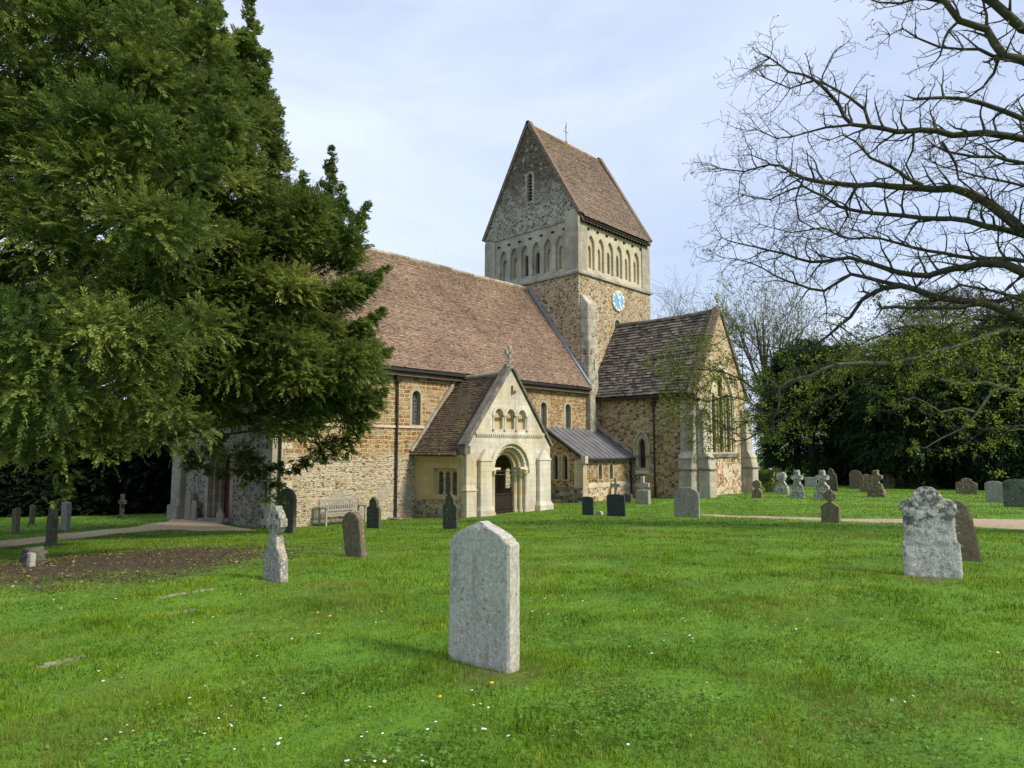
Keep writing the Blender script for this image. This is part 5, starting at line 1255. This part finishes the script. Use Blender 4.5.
def grow_twig(mb, p, d, ln, r, lvl, tips, wig=.5, up=.02, n0=5):
    n = max(3, int(ln / .13)); pts = [p]; rs = [r]; cur = d.normalized(); q = p.copy(); st = ln / n; kids = []
    for i in range(n):
        cur = (cur + Vector((rt_rng.uniform(-1, 1), rt_rng.uniform(-1, 1), rt_rng.uniform(-1, 1) + up)) * wig * .55).normalized()
        q = q + cur * st; pts.append(q.copy()); rs.append(max(.0048, r * (1 - .75 * (i + 1) / n)))
        if lvl > 0 and i >= 1 and rt_rng.random() < .80: kids.append((q.copy(), cur.copy(), rs[-1], 1 - i / n))
    mb.tube(pts, rs, 5 if r > .02 else 3, caps=False)
    tips.append(pts[-1]); 
    if lvl == 0: tips.append(pts[len(pts) // 2])
    for (kp, kd, kr, f) in kids:
        sidev = kd.cross(Vector((rt_rng.uniform(-1, 1), rt_rng.uniform(-1, 1), rt_rng.uniform(-1, 1)))).normalized()
        nd = (kd * .55 + sidev * .9).normalized()
        grow_twig(mb, kp, nd, ln * rt_rng.uniform(.35, .62) * (.6 + .4 * f) , max(.0052, kr * .68), lvl - 1, tips, wig, up)
BL = [  # px points, depth start, end, px-radius start, end (at ~18 m: 1 px = 2.7 cm), twig level, twig length
 ([(1120, 160), (1060, 142), (1024, 139), (985, 133), (953, 134), (921, 130), (896, 131), (871, 127), (852, 125), (833, 98), (820, 87), (804, 76), (789, 71), (770, 58)], 16, 18.5, .17, .02, 2, 1.0),
 ([(871, 127), (864, 109), (849, 98), (836, 88), (815, 80), (790, 88), (765, 78)], 17.5, 18.5, .06, .015, 2, .9),
 ([(852, 125), (827, 128), (808, 133), (776, 139), (757, 130)], 17.6, 18.5, .05, .012, 2, .9),
 ([(1130, 300), (1060, 250), (1024, 231), (1000, 212), (978, 199), (953, 189), (921, 188), (890, 187), (858, 184), (827, 182), (804, 179), (789, 171), (770, 165), (744, 171), (719, 168)], 15.5, 19.5, .24, .014, 2, 1.1),
 ([(921, 186), (909, 180), (890, 166), (871, 158), (855, 142), (843, 134), (830, 140)], 16.8, 18, .07, .012, 2, .8),
 ([(1110, 60), (1060, 40), (1024, 28), (994, 6), (960, -25)], 13, 13.5, .17, .07, 2, .8),
 ([(1110, 110), (1050, 75), (1024, 60), (1004, 58), (994, 44), (985, 33), (963, 19), (944, 3), (925, -20)], 13, 13.8, .16, .05, 2, .9),
 ([(1004, 58), (994, 57), (978, 49), (963, 50), (940, 46), (918, 38), (902, 28), (890, 35)], 13.4, 14, .05, .01, 2, .7),
 ([(1000, 60), (993, 75), (985, 86), (972, 96), (965, 92)], 13.4, 14, .04, .01, 1, .6),
 ([(944, 3), (925, -2), (900, 3), (880, 1), (858, -5)], 13.8, 14.2, .05, .01, 1, .6),
 ([(1110, 150), (1024, 120), (1004, 111), (985, 103), (963, 100), (944, 98), (918, 99)], 15.5, 16.2, .11, .035, 2, .6),
 ([(1110, 170), (1024, 164), (998, 158), (972, 155), (947, 152), (935, 146)], 16, 16.8, .08, .02, 2, .8),
 ([(1120, 270), (1024, 236), (985, 226), (953, 218), (921, 218), (890, 215), (861, 212), (839, 206), (823, 196), (804, 186), (790, 190), (770, 200), (745, 195)], 16, 19.8, .13, .012, 2, 1.1),
 ([(1120, 300), (1024, 272), (1006, 264), (980, 264), (954, 269), (928, 275), (895, 272), (876, 264), (850, 259), (824, 262), (798, 258), (770, 250), (745, 246), (722, 238)], 15.5, 20, .2, .012, 2, 1.1),
 ([(1110, 280), (1024, 262), (993, 259), (960, 257), (928, 250), (905, 246), (880, 238), (850, 238), (820, 228), (790, 232), (760, 224)], 16.5, 20, .10, .01, 2, 1.1),
 ([(1130, 370), (1060, 335), (1024, 320), (987, 305), (954, 300), (928, 292), (902, 285), (882, 287), (864, 301), (850, 318), (830, 334), (814, 347), (781, 350), (760, 345)], 15.5, 19, .2, .012, 1, .8),
 ([(902, 285), (882, 282), (850, 275), (824, 290), (798, 285), (775, 276), (750, 262), (725, 258)], 17.5, 20, .09, .01, 2, 1.0),
 ([(1110, 300), (1024, 296), (987, 303), (947, 308), (921, 308), (895, 306), (882, 308)], 16, 17, .10, .04, 1, .35),
 ([(1120, 400), (1060, 345), (1010, 330), (960, 345), (895, 363), (863, 363), (837, 365), (811, 376), (791, 381), (781, 389), (778, 412), (770, 422)], 15.5, 19, .10, .03, 2, .8),
 ([(1120, 350), (1060, 345), (1010, 350), (960, 355), (910, 366), (876, 376), (846, 390), (820, 402), (794, 412), (775, 422), (755, 415), (735, 428), (715, 420)], 16, 19.5, .09, .012, 2, .8),
 ([(790, 384), (765, 395), (742, 380), (722, 372), (700, 368), (680, 372)], 18.5, 20, .04, .01, 2, 1.15),
 ([(775, 422), (750, 402), (728, 396), (708, 402), (690, 396)], 19, 20, .03, .01, 2, 1.15),
 ([(781, 389), (760, 372), (745, 350), (728, 338), (715, 345)], 18.8, 20, .03, .01, 2, 1.0),
 ([(775, 422), (755, 435), (735, 440), (712, 432)], 19, 20, .03, .01, 2, .9),
 ([(1100, 420), (1050, 400), (1024, 392), (1006, 389), (987, 383), (960, 383), (941, 380), (928, 373)], 15.5, 16.5, .08, .03, 1, .4),
 ([(1006, 385), (993, 390), (983, 406), (972, 418), (960, 428), (941, 438), (925, 448)], 15.8, 16.4, .055, .014, 1, .45),
 ([(975, 412), (960, 409), (941, 413), (928, 404), (915, 398), (900, 402)], 16, 16.6, .035, .012, 1, .45),
 ([(962, 428), (966, 440), (975, 445), (984, 442)], 16.2, 16.2, .03, .01, 1, .35),
 ([(928, 373), (918, 388), (908, 402), (893, 412), (880, 410)], 16.4, 17, .035, .01, 1, .4),
 ([(1100, 335), (1024, 300), (990, 290), (960, 285), (930, 300)], 15.5, 17, .06, .02, 2, .8),
 ([(1110, 330), (1040, 318), (1005, 325), (975, 318), (940, 330), (905, 326), (880, 335), (860, 345)], 16, 18.5, .06, .012, 2, 1.0),
 ([(1110, 360), (1040, 345), (1000, 355), (965, 342), (930, 350), (900, 345), (875, 352)], 16.5, 18.5, .06, .012, 2, 1.0),
 ([(1110, 380), (1040, 372), (1010, 366), (980, 372), (950, 362), (925, 366)], 15, 16.5, .05, .012, 2, .9),
 ([(1120, 420), (1050, 430), (1020, 425), (1000, 436), (985, 430)], 15, 16, .05, .012, 2, .7),
 ([(1120, 200), (1060, 190), (1024, 186), (1000, 180), (975, 176), (950, 168), (930, 160)], 17.5, 18.5, .07, .012, 2, 1.0),
 ([(858, 184), (845, 205), (848, 218), (838, 232), (820, 240), (800, 236)], 17.5, 19, .035, .01, 2, .9),
 ([(915, 130), (912, 150), (906, 165), (915, 182)], 17, 17.3, .03, .02, 2, .7),
 ([(945, 143), (955, 165), (958, 180), (975, 192)], 16.5, 16.8, .035, .02, 2, .7),
 ([(804, 179), (795, 200), (800, 220), (815, 228), (840, 235)], 18, 18.6, .03, .01, 2, .9),
]
tb = at(1150, 449, 15.5); tb = Vector((tb.x, tb.y, g(tb.x, tb.y)))
bt = empty('spreading_tree', tb); tag(bt, 'large leafless tree reaching in from the right with twisted mossy limbs and first buds', 'tree')
mbT, mbP, mbW = MB(), MB(), MB(); tipsU, tipsL = [], []
T_ = lambda p: p - tb
tk = [at(1150, 449, 15.5), at(1135, 330, 15.5), at(1125, 240, 15.4), at(1118, 120, 15), at(1112, 20, 14.4), at(1105, -80, 14)]
tkp = [Vector((0, 0, -.4))] + [T_(Vector((tk[0].x, tk[0].y, tb.z + .8)))] + [T_(p) for p in tk[1:]]
mbT.tube(tkp, [.85, .6, .5, .42, .34, .26, .18], 14)
for li, (pts, d0, d1, r0, r1, lvl, tl) in enumerate(BL):
    Q, S = px_limb(pts, d0, d1, r0 * .54 + .012, r1, .12); Q = [T_(q) for q in Q]
    low = pts[len(pts) // 2][1] > 325
    (mbP if li in (22, 23, 24, 25, 26, 18) else mbT).tube(Q, S, 8)
    m = len(Q); i = 2 if m < 20 else 4
    while i < m:
        f = i / m; d = (Q[i] - Q[i - 1]).normalized()
        sv = d.cross(Vector((rt_rng.uniform(-1, 1), rt_rng.uniform(-1, 1), rt_rng.uniform(-1, 1)))).normalized()
        if rt_rng.random() < .5: sv = (sv + Vector((0, 0, .9))).normalized()
        scl = (.62 + .38 * f) * (tl * rt_rng.uniform(.8, 1.5)) * (1.15 if low else 1)
        grow_twig(mbW, Q[i], d * .6 + sv * .8, scl, min(S[i] * .45, .026) + .008, lvl, tipsL if low else tipsU, .62)
        if f > .25: grow_twig(mbW, Q[i], d * .5 - sv * .8 + Vector((0, 0, .25)), scl * .8, min(S[i] * .35, .016) + .006, min(lvl, 2), tipsL if low else tipsU, .7)
        i += 1
    for _ in range(3): grow_twig(mbW, Q[-1], (Q[-1] - Q[-3]).normalized() + Vector((rt_rng.uniform(-1, 1), rt_rng.uniform(-1, 1), rt_rng.uniform(-1, 1))) * .7, tl * .6, S[-1], lvl, tipsL if low else tipsU, .6)
mbT.build('trunk', M['bark'], bt, smooth=True); mbP.build('pale_limb', M['bark_pale'], bt, smooth=True)
mbW.build('twigs', M['bark'], bt)
def buds(name, tips, per, size, spread, parent, mat='bud'):
    T = np.array([tuple(t) for t in tips]); C = np.repeat(T, per, 0) + NR.normal(size=(len(T) * per, 3)) * spread; n = len(C)
    a = unit(NR.normal(size=(n, 3))); b_ = unit(np.cross(a, NR.normal(size=(n, 3)))); s = size * NR.uniform(.6, 1.3, (n, 1))
    V = np.stack([C - a * s, C + b_ * s * .5, C + a * s, C - b_ * s * .5], 1).reshape(-1, 3)
    return mesh_np(name, V, 4, M[mat], parent, NR.random(n))
buds('leaves', tipsL, 4, .036, .05, bt)
k_ = [t for t in tipsU if rt_rng.random() < .35]; buds('buds', k_, 1, .024, .02, bt)
if DEBUG: print('bare tree', len(mbW.f), 'tips', len(tipsU), len(tipsL))

# ---- distant bare trees
def bare_tree(px, ytop, ybase, d, spread, seed, label, nb=9, budn=1, budsz=.10):
    rng = random.Random(seed); base = at(px, 449, d); base = Vector((base.x, base.y, g(base.x, base.y)))
    H = at(px, ytop, d).z - base.z; root = empty('bare_tree', base); tag(root, label, 'tree', 'bare trees beyond the church')
    mb = MB(); tw = MB(); tips = []
    def rec(mbx, p, d_, ln, r, lvl):
        n = 5; q = p.copy(); cur = d_.copy(); pts = [q.copy()]; rs = [r]
        for i in range(n):
            cur = (cur + Vector((rng.uniform(-1, 1), rng.uniform(-1, 1), rng.uniform(-.6, 1.1))) * .14).normalized(); q = q + cur * ln / n; pts.append(q.copy()); rs.append(r * (1 - .5 * (i + 1) / n))
            if lvl > 0 and i >= 1:
                for _ in range(2 if lvl == 2 else 1):
                    s_ = cur.cross(Vector((rng.uniform(-1, 1), rng.uniform(-1, 1), rng.uniform(-1, 1)))).normalized()
                    rec(tw if lvl <= 3 else mbx, q, (cur * .75 + s_ * spread).normalized(), ln * rng.uniform(.45, .7), rs[-1] * .6, lvl - 1)
        mbx.tube(pts, [max(x, .012) for x in rs], 5 if lvl > 2 else 3, caps=False)
        if lvl == 0: tips.append(q)
    for k in range(nb):
        a_ = rng.uniform(0, 6.28); t = rng.uniform(.12, .5)
        rec(mb, Vector((0, 0, H * t)), Vector((math.cos(a_) * spread * .7, math.sin(a_) * spread * .7, 1)).normalized(), H * rng.uniform(.34, .42) * (1.25 - t * .6), .03 * H * .25, 3)
    mb.tube([(0, 0, -.5), (0, 0, H * .3), (.1, .1, H * .6), (0, 0, H * .9)], [H * .022, H * .017, H * .010, .02], 8)
    mb.build('trunk', M['bark_far'], root); tw.build('twigs', M['bark_far'], root)
    buds('buds', tips, budn, budsz, .15, root)
    if DEBUG: print('bare', len(tips))
    return root
bare_tree(681, 292, 0, 75, .8, 5, 'leafless tree with rounded crown showing between tower and transept', 8, 1, .06)
bare_tree(768, 290, 0, 62, .55, 6, 'tall leafless tree just right of the transept gable', 8, 2, .10)
bare_tree(797, 315, 0, 66, .6, 8, 'shorter greening tree right of the tall leafless one', 6, 2, .12)

# ---- dark evergreens and shrubs beyond
def mass_tree(label, px, ytop, ybot, d, wpx, n, seed, mat='evergreen', name='evergreen_tree', group='dark evergreens along the churchyard edge', lw=.30, sprays=130, br0=.4, cat='tree'):
    rng = random.Random(seed); base = at(px, 449, d); base = Vector((base.x, base.y, g(base.x, base.y))); root = empty(name, base); tag(root, label, cat, group)
    top = at(px, ytop, d).z - base.z; bot = max(.0, at(px, ybot, d).z - base.z); W = wpx / F_PX * d / 2; C = []; R = []
    for i in range(n):
        f = rng.random() ** .8; z = bot + (top - bot) * f; prof = math.sin(math.pi * min(1, (f * .86 + .14))) ** .55 if f > .0 else .6
        a_ = rng.uniform(0, 6.283); rr = W * prof * math.sqrt(rng.uniform(.25, 1)) * .88
        C.append((math.cos(a_) * rr, math.sin(a_) * rr * .8, z)); R.append(W * .20 * rng.uniform(.7, 1.3) + .3)
    C = np.array(C); R = np.array(R); O = C * np.array([1, 1, .2]) + np.array([0, 0, .5])
    foliage('crown', C, R, O, M[mat], root, sprays, 9, slen=.8, tlen=lw * .75, tw=lw * .16, bright=np.clip(NR.normal(br0, .18, n), 0, 1), fill=.4)
    MB().tube([(0, 0, -.5), (0, 0, top * .5), (.2, 0, top * .85)], [W * .05 + .12, W * .04 + .08, .05], 8).build('trunk', M['yew_bark'], root)
    return root
mass_tree('dark evergreen immediately right of the transept', 812, 352, 488, 56, 120, 95, 31)
mass_tree('dark green evergreen behind the jagged brown cross', 868, 372, 488, 54, 110, 80, 32)
mass_tree('broad tall evergreen behind the white scrolled headstone', 930, 345, 486, 50, 170, 150, 33)
mass_tree('tall evergreen at the right edge of the view', 1015, 335, 486, 48, 180, 150, 34)
mass_tree('deep evergreen mass seen past the right edge', 1105, 290, 486, 46, 200, 110, 35)
mass_tree('rounded yellow-green bush top behind the dark evergreens', 842, 352, 470, 66, 130, 60, 36, br0=.9)
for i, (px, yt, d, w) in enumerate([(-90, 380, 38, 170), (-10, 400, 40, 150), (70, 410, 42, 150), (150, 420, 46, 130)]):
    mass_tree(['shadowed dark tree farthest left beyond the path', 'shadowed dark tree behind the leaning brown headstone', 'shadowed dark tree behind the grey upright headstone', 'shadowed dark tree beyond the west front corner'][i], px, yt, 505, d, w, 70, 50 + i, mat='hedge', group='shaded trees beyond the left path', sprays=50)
mass_tree('olive budding tree crown above the far evergreens on the right', 955, 300, 420, 60, 200, 130, 61, mat='olive', name='budding_tree', lw=.2, sprays=70, br0=.5)
mass_tree('brownish budding tree crown cut by the right edge', 1062, 296, 420, 58, 170, 110, 62, mat='olive', name='budding_tree', lw=.2, sprays=70, br0=.5)
# hedge behind the left lawn
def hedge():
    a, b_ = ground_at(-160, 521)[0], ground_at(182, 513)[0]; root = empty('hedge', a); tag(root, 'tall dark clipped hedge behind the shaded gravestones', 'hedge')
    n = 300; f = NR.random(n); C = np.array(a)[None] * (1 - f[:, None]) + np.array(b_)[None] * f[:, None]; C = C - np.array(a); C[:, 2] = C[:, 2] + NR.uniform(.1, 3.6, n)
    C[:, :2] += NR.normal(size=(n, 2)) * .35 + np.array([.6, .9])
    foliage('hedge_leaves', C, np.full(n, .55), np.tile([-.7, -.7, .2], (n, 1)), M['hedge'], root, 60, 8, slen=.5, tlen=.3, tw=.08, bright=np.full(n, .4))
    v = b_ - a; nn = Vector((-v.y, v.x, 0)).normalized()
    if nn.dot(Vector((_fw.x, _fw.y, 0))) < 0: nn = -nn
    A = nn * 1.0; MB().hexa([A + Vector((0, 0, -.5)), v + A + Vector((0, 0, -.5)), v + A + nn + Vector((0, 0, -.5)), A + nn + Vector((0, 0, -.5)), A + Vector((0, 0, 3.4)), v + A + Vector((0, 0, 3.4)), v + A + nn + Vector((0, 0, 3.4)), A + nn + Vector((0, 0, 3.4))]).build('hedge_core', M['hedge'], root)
hedge()
# daffodil leaves and shrub on the right, low wall far behind
def bush(label, px, yb, yt, wpx, mat, n, seed, name='shrub', sp=40, lw=.1, cat='shrub'):
    base, d = ground_at(px, yb); root = empty(name, base); tag(root, label, cat); H = (yb - yt) / F_PX * d; W = wpx / F_PX * d / 2
    C = np.stack([NR.normal(size=n) * W * .45, NR.normal(size=n) * W * .45, NR.uniform(.15, .85, n) * H], 1)
    foliage('foliage', C, np.full(n, H * .3), np.tile([0, 0, 1.0], (n, 1)), M[mat], root, sp, 7, slen=H * .35, tlen=lw, tw=lw * .22, droop=-.3, bright=np.clip(NR.normal(.5, .2, n), 0, 1)); return root
M['daff'] = leaf_mat('bluish_green_leaves', (.06, .12, .06), (.12, .20, .10), (.20, .30, .16))
bush('clump of pale bluish green leaves by the right evergreens', 1000, 484, 466, 55, 'daff', 24, 3, 'leafy_clump', 60, .25)
bush('low brownish green shrub between far headstones and evergreens', 912, 482, 470, 50, 'bud', 10, 4, sp=16, lw=.2)
bush('small leafy shrub beside the transept corner buttress', 768, 492, 470, 22, 'yew', 10, 5, lw=.12)
wv_ = [ground_at(868, 482.5)[0], ground_at(1090, 480)[0]]
def far_wall():
    a, b_ = wv_; v = (b_ - a); nn = Vector((-v.y, v.x, 0)).normalized() * .2; h = .95
    o = MB().hexa([a + Vector((0, 0, -.5)), b_ + Vector((0, 0, -.5)), b_ + nn + Vector((0, 0, -.5)), a + nn + Vector((0, 0, -.5)), a + Vector((0, 0, h)), b_ + Vector((0, 0, h)), b_ + nn + Vector((0, 0, h)), a + nn + Vector((0, 0, h))]).build('boundary_wall', M['plinth'])
    tag(o, 'low rubble boundary wall beneath the right evergreens', 'wall')
far_wall()
ivy = ground_at(51, 545)[0]

# ================================================================ grass
def in_rects(x, y):
    bad = np.zeros(len(x), bool)
    for (x0, x1, y0, y1) in ((11.7, 31, 23.2, 33), (18.4, 24, 19.9, 23.5), (27.3, 32, 20.9, 24), (31.7, 37.8, 16.9, 24)):
        bad |= (x > x0) & (x < x1) & (y > y0) & (y < y1)
    return bad
PV = np.array(pv1 + pv2)
def path_mask(x, y):
    out = np.zeros(len(x), bool)
    for V_, m in ((np.array(pv1), 9), (np.array(pv2), 9)):
        Q = V_.reshape(-1, m, 2); c = Q.mean(1); hw = np.linalg.norm(Q[:, 0] - Q[:, -1], axis=1) / 2
        for i in range(len(c)):
            near = np.abs(x - c[i, 0]) + np.abs(y - c[i, 1]) < 6
            if not near.any(): continue
            j = np.where(near)[0]; a = Q[i, 0]; b_ = Q[i, -1]; d = b_ - a; L2 = d @ d + 1e-9
            t = ((x[j] - a[0]) * d[0] + (y[j] - a[1]) * d[1]) / L2; perp = np.abs((x[j] - a[0]) * d[1] - (y[j] - a[1]) * d[0]) / math.sqrt(L2)
            out[j] |= (t > .02) & (t < .98) & (perp < .35)
    return out
def blades():
    bands = [(2.6, 5.5, 5200, .050, .0028), (5.5, 8.5, 3000, .050, .0036), (8.5, 13, 1300, .050, .0052), (13, 20, 480, .050, .008), (20, 32, 150, .055, .014), (32, 52, 40, .06, .028)]
    V = []; A = []
    for r0, r1, dens, ln, w in bands:
        ha = rad(41); n = int(dens * ha * (r1 * r1 - r0 * r0)); r = np.sqrt(NR.uniform(r0 * r0, r1 * r1, n)); a = YAW + NR.uniform(-ha, ha, n)
        x = np.sin(a) * r; y = np.cos(a) * r
        bd = bare_d(x, y); keep = ~in_rects(x, y) & ~path_mask(x, y) & ((bd > .35 + NR.random(n) * 1.1) | (NR.random(n) < .04))
        for (sx, sy, sr) in WORN: keep &= (np.hypot(x - sx, y - sy) > sr * (.2 + NR.random(n))) | (NR.random(n) < .4)
        x, y = x[keep], y[keep]; n = len(x); z = gnp(x, y)
        lump = .5 + .5 * np.sin(x * 2.1 + 1.3 * np.sin(y * 1.7)) * np.sin(y * 2.3 + 1.1 * np.sin(x * 1.3)); lump2 = .5 + .5 * np.sin(x * 7.1 + 2 * np.sin(y * 5.1)) * np.sin(y * 6.3)
        L_ = ln * NR.uniform(.55, 1.25, n) * (.45 + .65 * lump * lump2 + .35 * lump + .2 * lump2); ph = NR.uniform(0, 2 * math.pi, n); tilt = NR.uniform(.1, .95, n)
        wd = NR.uniform(0, 2 * math.pi, n); W = w * NR.uniform(.7, 1.3, n)
        B = np.stack([x, y, z - .005], 1); wv = np.stack([np.cos(wd) * W, np.sin(wd) * W, 0 * W], 1)
        tip = B + np.stack([np.cos(ph) * tilt * L_, np.sin(ph) * tilt * L_, L_ * np.sqrt(1 - tilt ** 2 * .8)], 1)
        V.append(np.stack([B - wv, B + wv, tip], 1).reshape(-1, 3)); A.append(NR.random(n))
    V = np.concatenate(V); A = np.concatenate(A)
    t = NT('grass_blades'); p = t.pos(); c = t.ramp(t.attr('rnd'), [(0, (.042, .090, .004)), (.4, (.120, .225, .006)), (.8, (.21, .335, .010)), (.93, (.26, .34, .04)), (1, (.36, .31, .13))])
    c = t.mix(.75, c, t.mix(1.0, c, t.ramp(t.noise(p, .8, 5, .65), [(.34, (.50, .62, .7)), (.5, (1, 1, 1)), (.66, (1.5, 1.25, 1.2))]), 'MULTIPLY'))
    c = t.mix(.8, c, t.mix(1.0, c, t.ramp(t.noise(t.vmath('ADD', p, (3, 17, 0)), 3.4, 5, .65), [(.36, (.50, .60, .6)), (.52, (1, 1, 1)), (.66, (1.4, 1.2, 1))]), 'MULTIPLY'))
    dry = t.ramp(t.noise(t.vmath('ADD', p, (31, 7, 0)), .55, 6, .7), [(.50, 0.0), (.66, .8)]); c = t.mix(dry, c, (.23, .22, .06))
    t.base(c, .8); t.b.inputs['Specular IOR Level'].default_value = .06; tr = t.n('BsdfTranslucent'); t.put(tr.inputs['Color'], c); ms = t.n('MixShader'); ms.inputs[0].default_value = .3
    t.t.links.new(t.b.outputs[0], ms.inputs[1]); t.t.links.new(tr.outputs[0], ms.inputs[2]); t.t.links.new(ms.outputs[0], t.t.nodes['Material Output'].inputs['Surface'])
    o = mesh_np('grass', V, 3, t.mat, None, A); tag(o, 'short bright green lawn grass over the whole churchyard', 'grass', kind='stuff')
    if DEBUG: print('blades', len(A))
blades()
def flowers(name, label, spots, mat, eye, r0):
    mb = MB(); me_ = MB()
    for (x, y) in spots:
        z = g(x, y) + random.uniform(.022, .034); r = r0 * random.uniform(.75, 1.15); tl = Vector((random.uniform(-.3, .3), random.uniform(-.3, .3), 1)).normalized()
        a = tl.orthogonal().normalized(); b_ = tl.cross(a); c = Vector((x, y, z)); n = 9
        ring = [c + (a * math.cos(q) + b_ * math.sin(q)) * r * (1 if k % 2 else .8) for k, q in enumerate(np.linspace(0, 2 * math.pi, n * 2, endpoint=False))]
        mb.add([c + tl * .002] + ring, [(0, i + 1, (i + 1) % (2 * n) + 1) for i in range(2 * n)])
        me_.lathe(c, [(r * .34, .0005), (r * .3, .002), (r * .12, .003)], 7)
    o = mb.build(name, mat); tag(o, label, 'flowers', kind='stuff')
    q = me_.build('flower_centres', eye, o)
rf = random.Random(5); sp = []
cl = [(100, 685), (125, 735), (195, 690), (218, 722), (272, 745), (225, 740), (235, 705), (293, 700), (275, 664), (355, 755), (370, 740), (360, 765), (415, 766), (310, 640), (365, 622), (385, 605), (215, 625), (612, 650), (670, 640), (690, 620), (780, 622), (740, 612), (655, 655), (910, 706), (980, 750), (1018, 650), (1000, 656), (560, 610), (548, 605), (700, 690), (120, 610), (460, 735), (500, 740), (480, 712), (600, 740), (895, 620), (750, 540), (700, 555), (580, 565), (640, 560), (820, 545), (430, 560), (330, 575), (150, 595), (20, 600), (60, 612), (240, 590)]
for (x, y) in cl:
    for _ in range(rf.randint(1, 4)):
        p, _d = ground_at(x + rf.gauss(0, 14), min(767, y + rf.gauss(0, 6))); sp.append((p.x, p.y))
flowers('daisies', 'small white daisies scattered over the lawn', sp, plain('daisy_white', (.8, .8, .78), .6, .03), plain('daisy_eye', (.7, .5, .05), .6), .010)
sp = []
for (x, y) in [(330, 619), (318, 615), (634, 613), (700, 568), (492, 687), (150, 560), (255, 552), (262, 556), (440, 700), (370, 712), (860, 600), (540, 590)]:
    p, _d = ground_at(x, y); sp.append((p.x, p.y))
flowers('dandelions', 'few yellow dandelions dotted in the lawn', sp, plain('dandelion_yellow', (.75, .52, .02), .6, .05), plain('dandelion_eye', (.7, .42, .02), .6), .014)
# dead leaves on the bare earth
n = 2600; a_ = NR.uniform(0, 2 * math.pi, n); r_ = np.sqrt(NR.random(n)) * 1.15; u_ = np.cos(a_) * r_ * BARE_R[0]; v_ = np.sin(a_) * r_ * BARE_R[1]
lx = BARE[0] + u_ * math.cos(BARE_A) - v_ * math.sin(BARE_A); ly = BARE[1] + u_ * math.sin(BARE_A) + v_ * math.cos(BARE_A); lz = gnp(lx, ly) + .012
C = np.stack([lx, ly, lz], 1); A = unit(NR.normal(size=(n, 3)) * np.array([1, 1, .25])); B = unit(np.cross(A, np.array([0, 0, 1.0]) + NR.normal(size=(n, 3)) * .3)); s_ = NR.uniform(.012, .04, (n, 1))
o = mesh_np('fallen_leaves', np.stack([C - A * s_, C + B * s_ * .6, C + A * s_, C - B * s_ * .6], 1).reshape(-1, 3), 4, leaf_mat('dead_leaves', (.05, .03, .015), (.16, .10, .05), (.34, .25, .13), .1), None, NR.random(n))
tag(o, 'dry brown leaves littering the bare earth', 'leaves', kind='stuff')

# broad-leaved weeds and clover in the near turf
cx_, cy_ = [], []
for (px_, py_, sg, k) in ((650, 700, .35, 900), (600, 716, .3, 700), (300, 690, .3, 500), (160, 745, .25, 500), (880, 740, .3, 600), (430, 760, .25, 500), (200, 640, .5, 600), (760, 640, .5, 600), (560, 640, .3, 400), (60, 600, .9, 1300), (180, 575, .9, 1000), (370, 600, .6, 500), (960, 680, .4, 600)):
    q = ground_at(px_, py_)[0]; cx_.append(q.x + NR.normal(size=k) * sg); cy_.append(q.y + NR.normal(size=k) * sg)
cx_ = np.concatenate(cx_); cy_ = np.concatenate(cy_); n = len(cx_); C = np.stack([cx_, cy_, gnp(cx_, cy_) + NR.uniform(.015, .045, n)], 1)
A = unit(NR.normal(size=(n, 3)) * np.array([1, 1, .35])); B = unit(np.cross(A, np.array([0, 0, 1.0]) + NR.normal(size=(n, 3)) * .35)); s_ = NR.uniform(.008, .018, (n, 1))
o = mesh_np('clover', np.stack([C - A * s_, C + B * s_ * .7, C + A * s_, C - B * s_ * .7], 1).reshape(-1, 3), 4, leaf_mat('clover_leaves', (.06, .13, .02), (.11, .22, .035), (.18, .30, .06), .3), None, NR.random(n))
tag(o, 'broad clover and weed leaves in patches of the lawn', 'clover', kind='stuff')
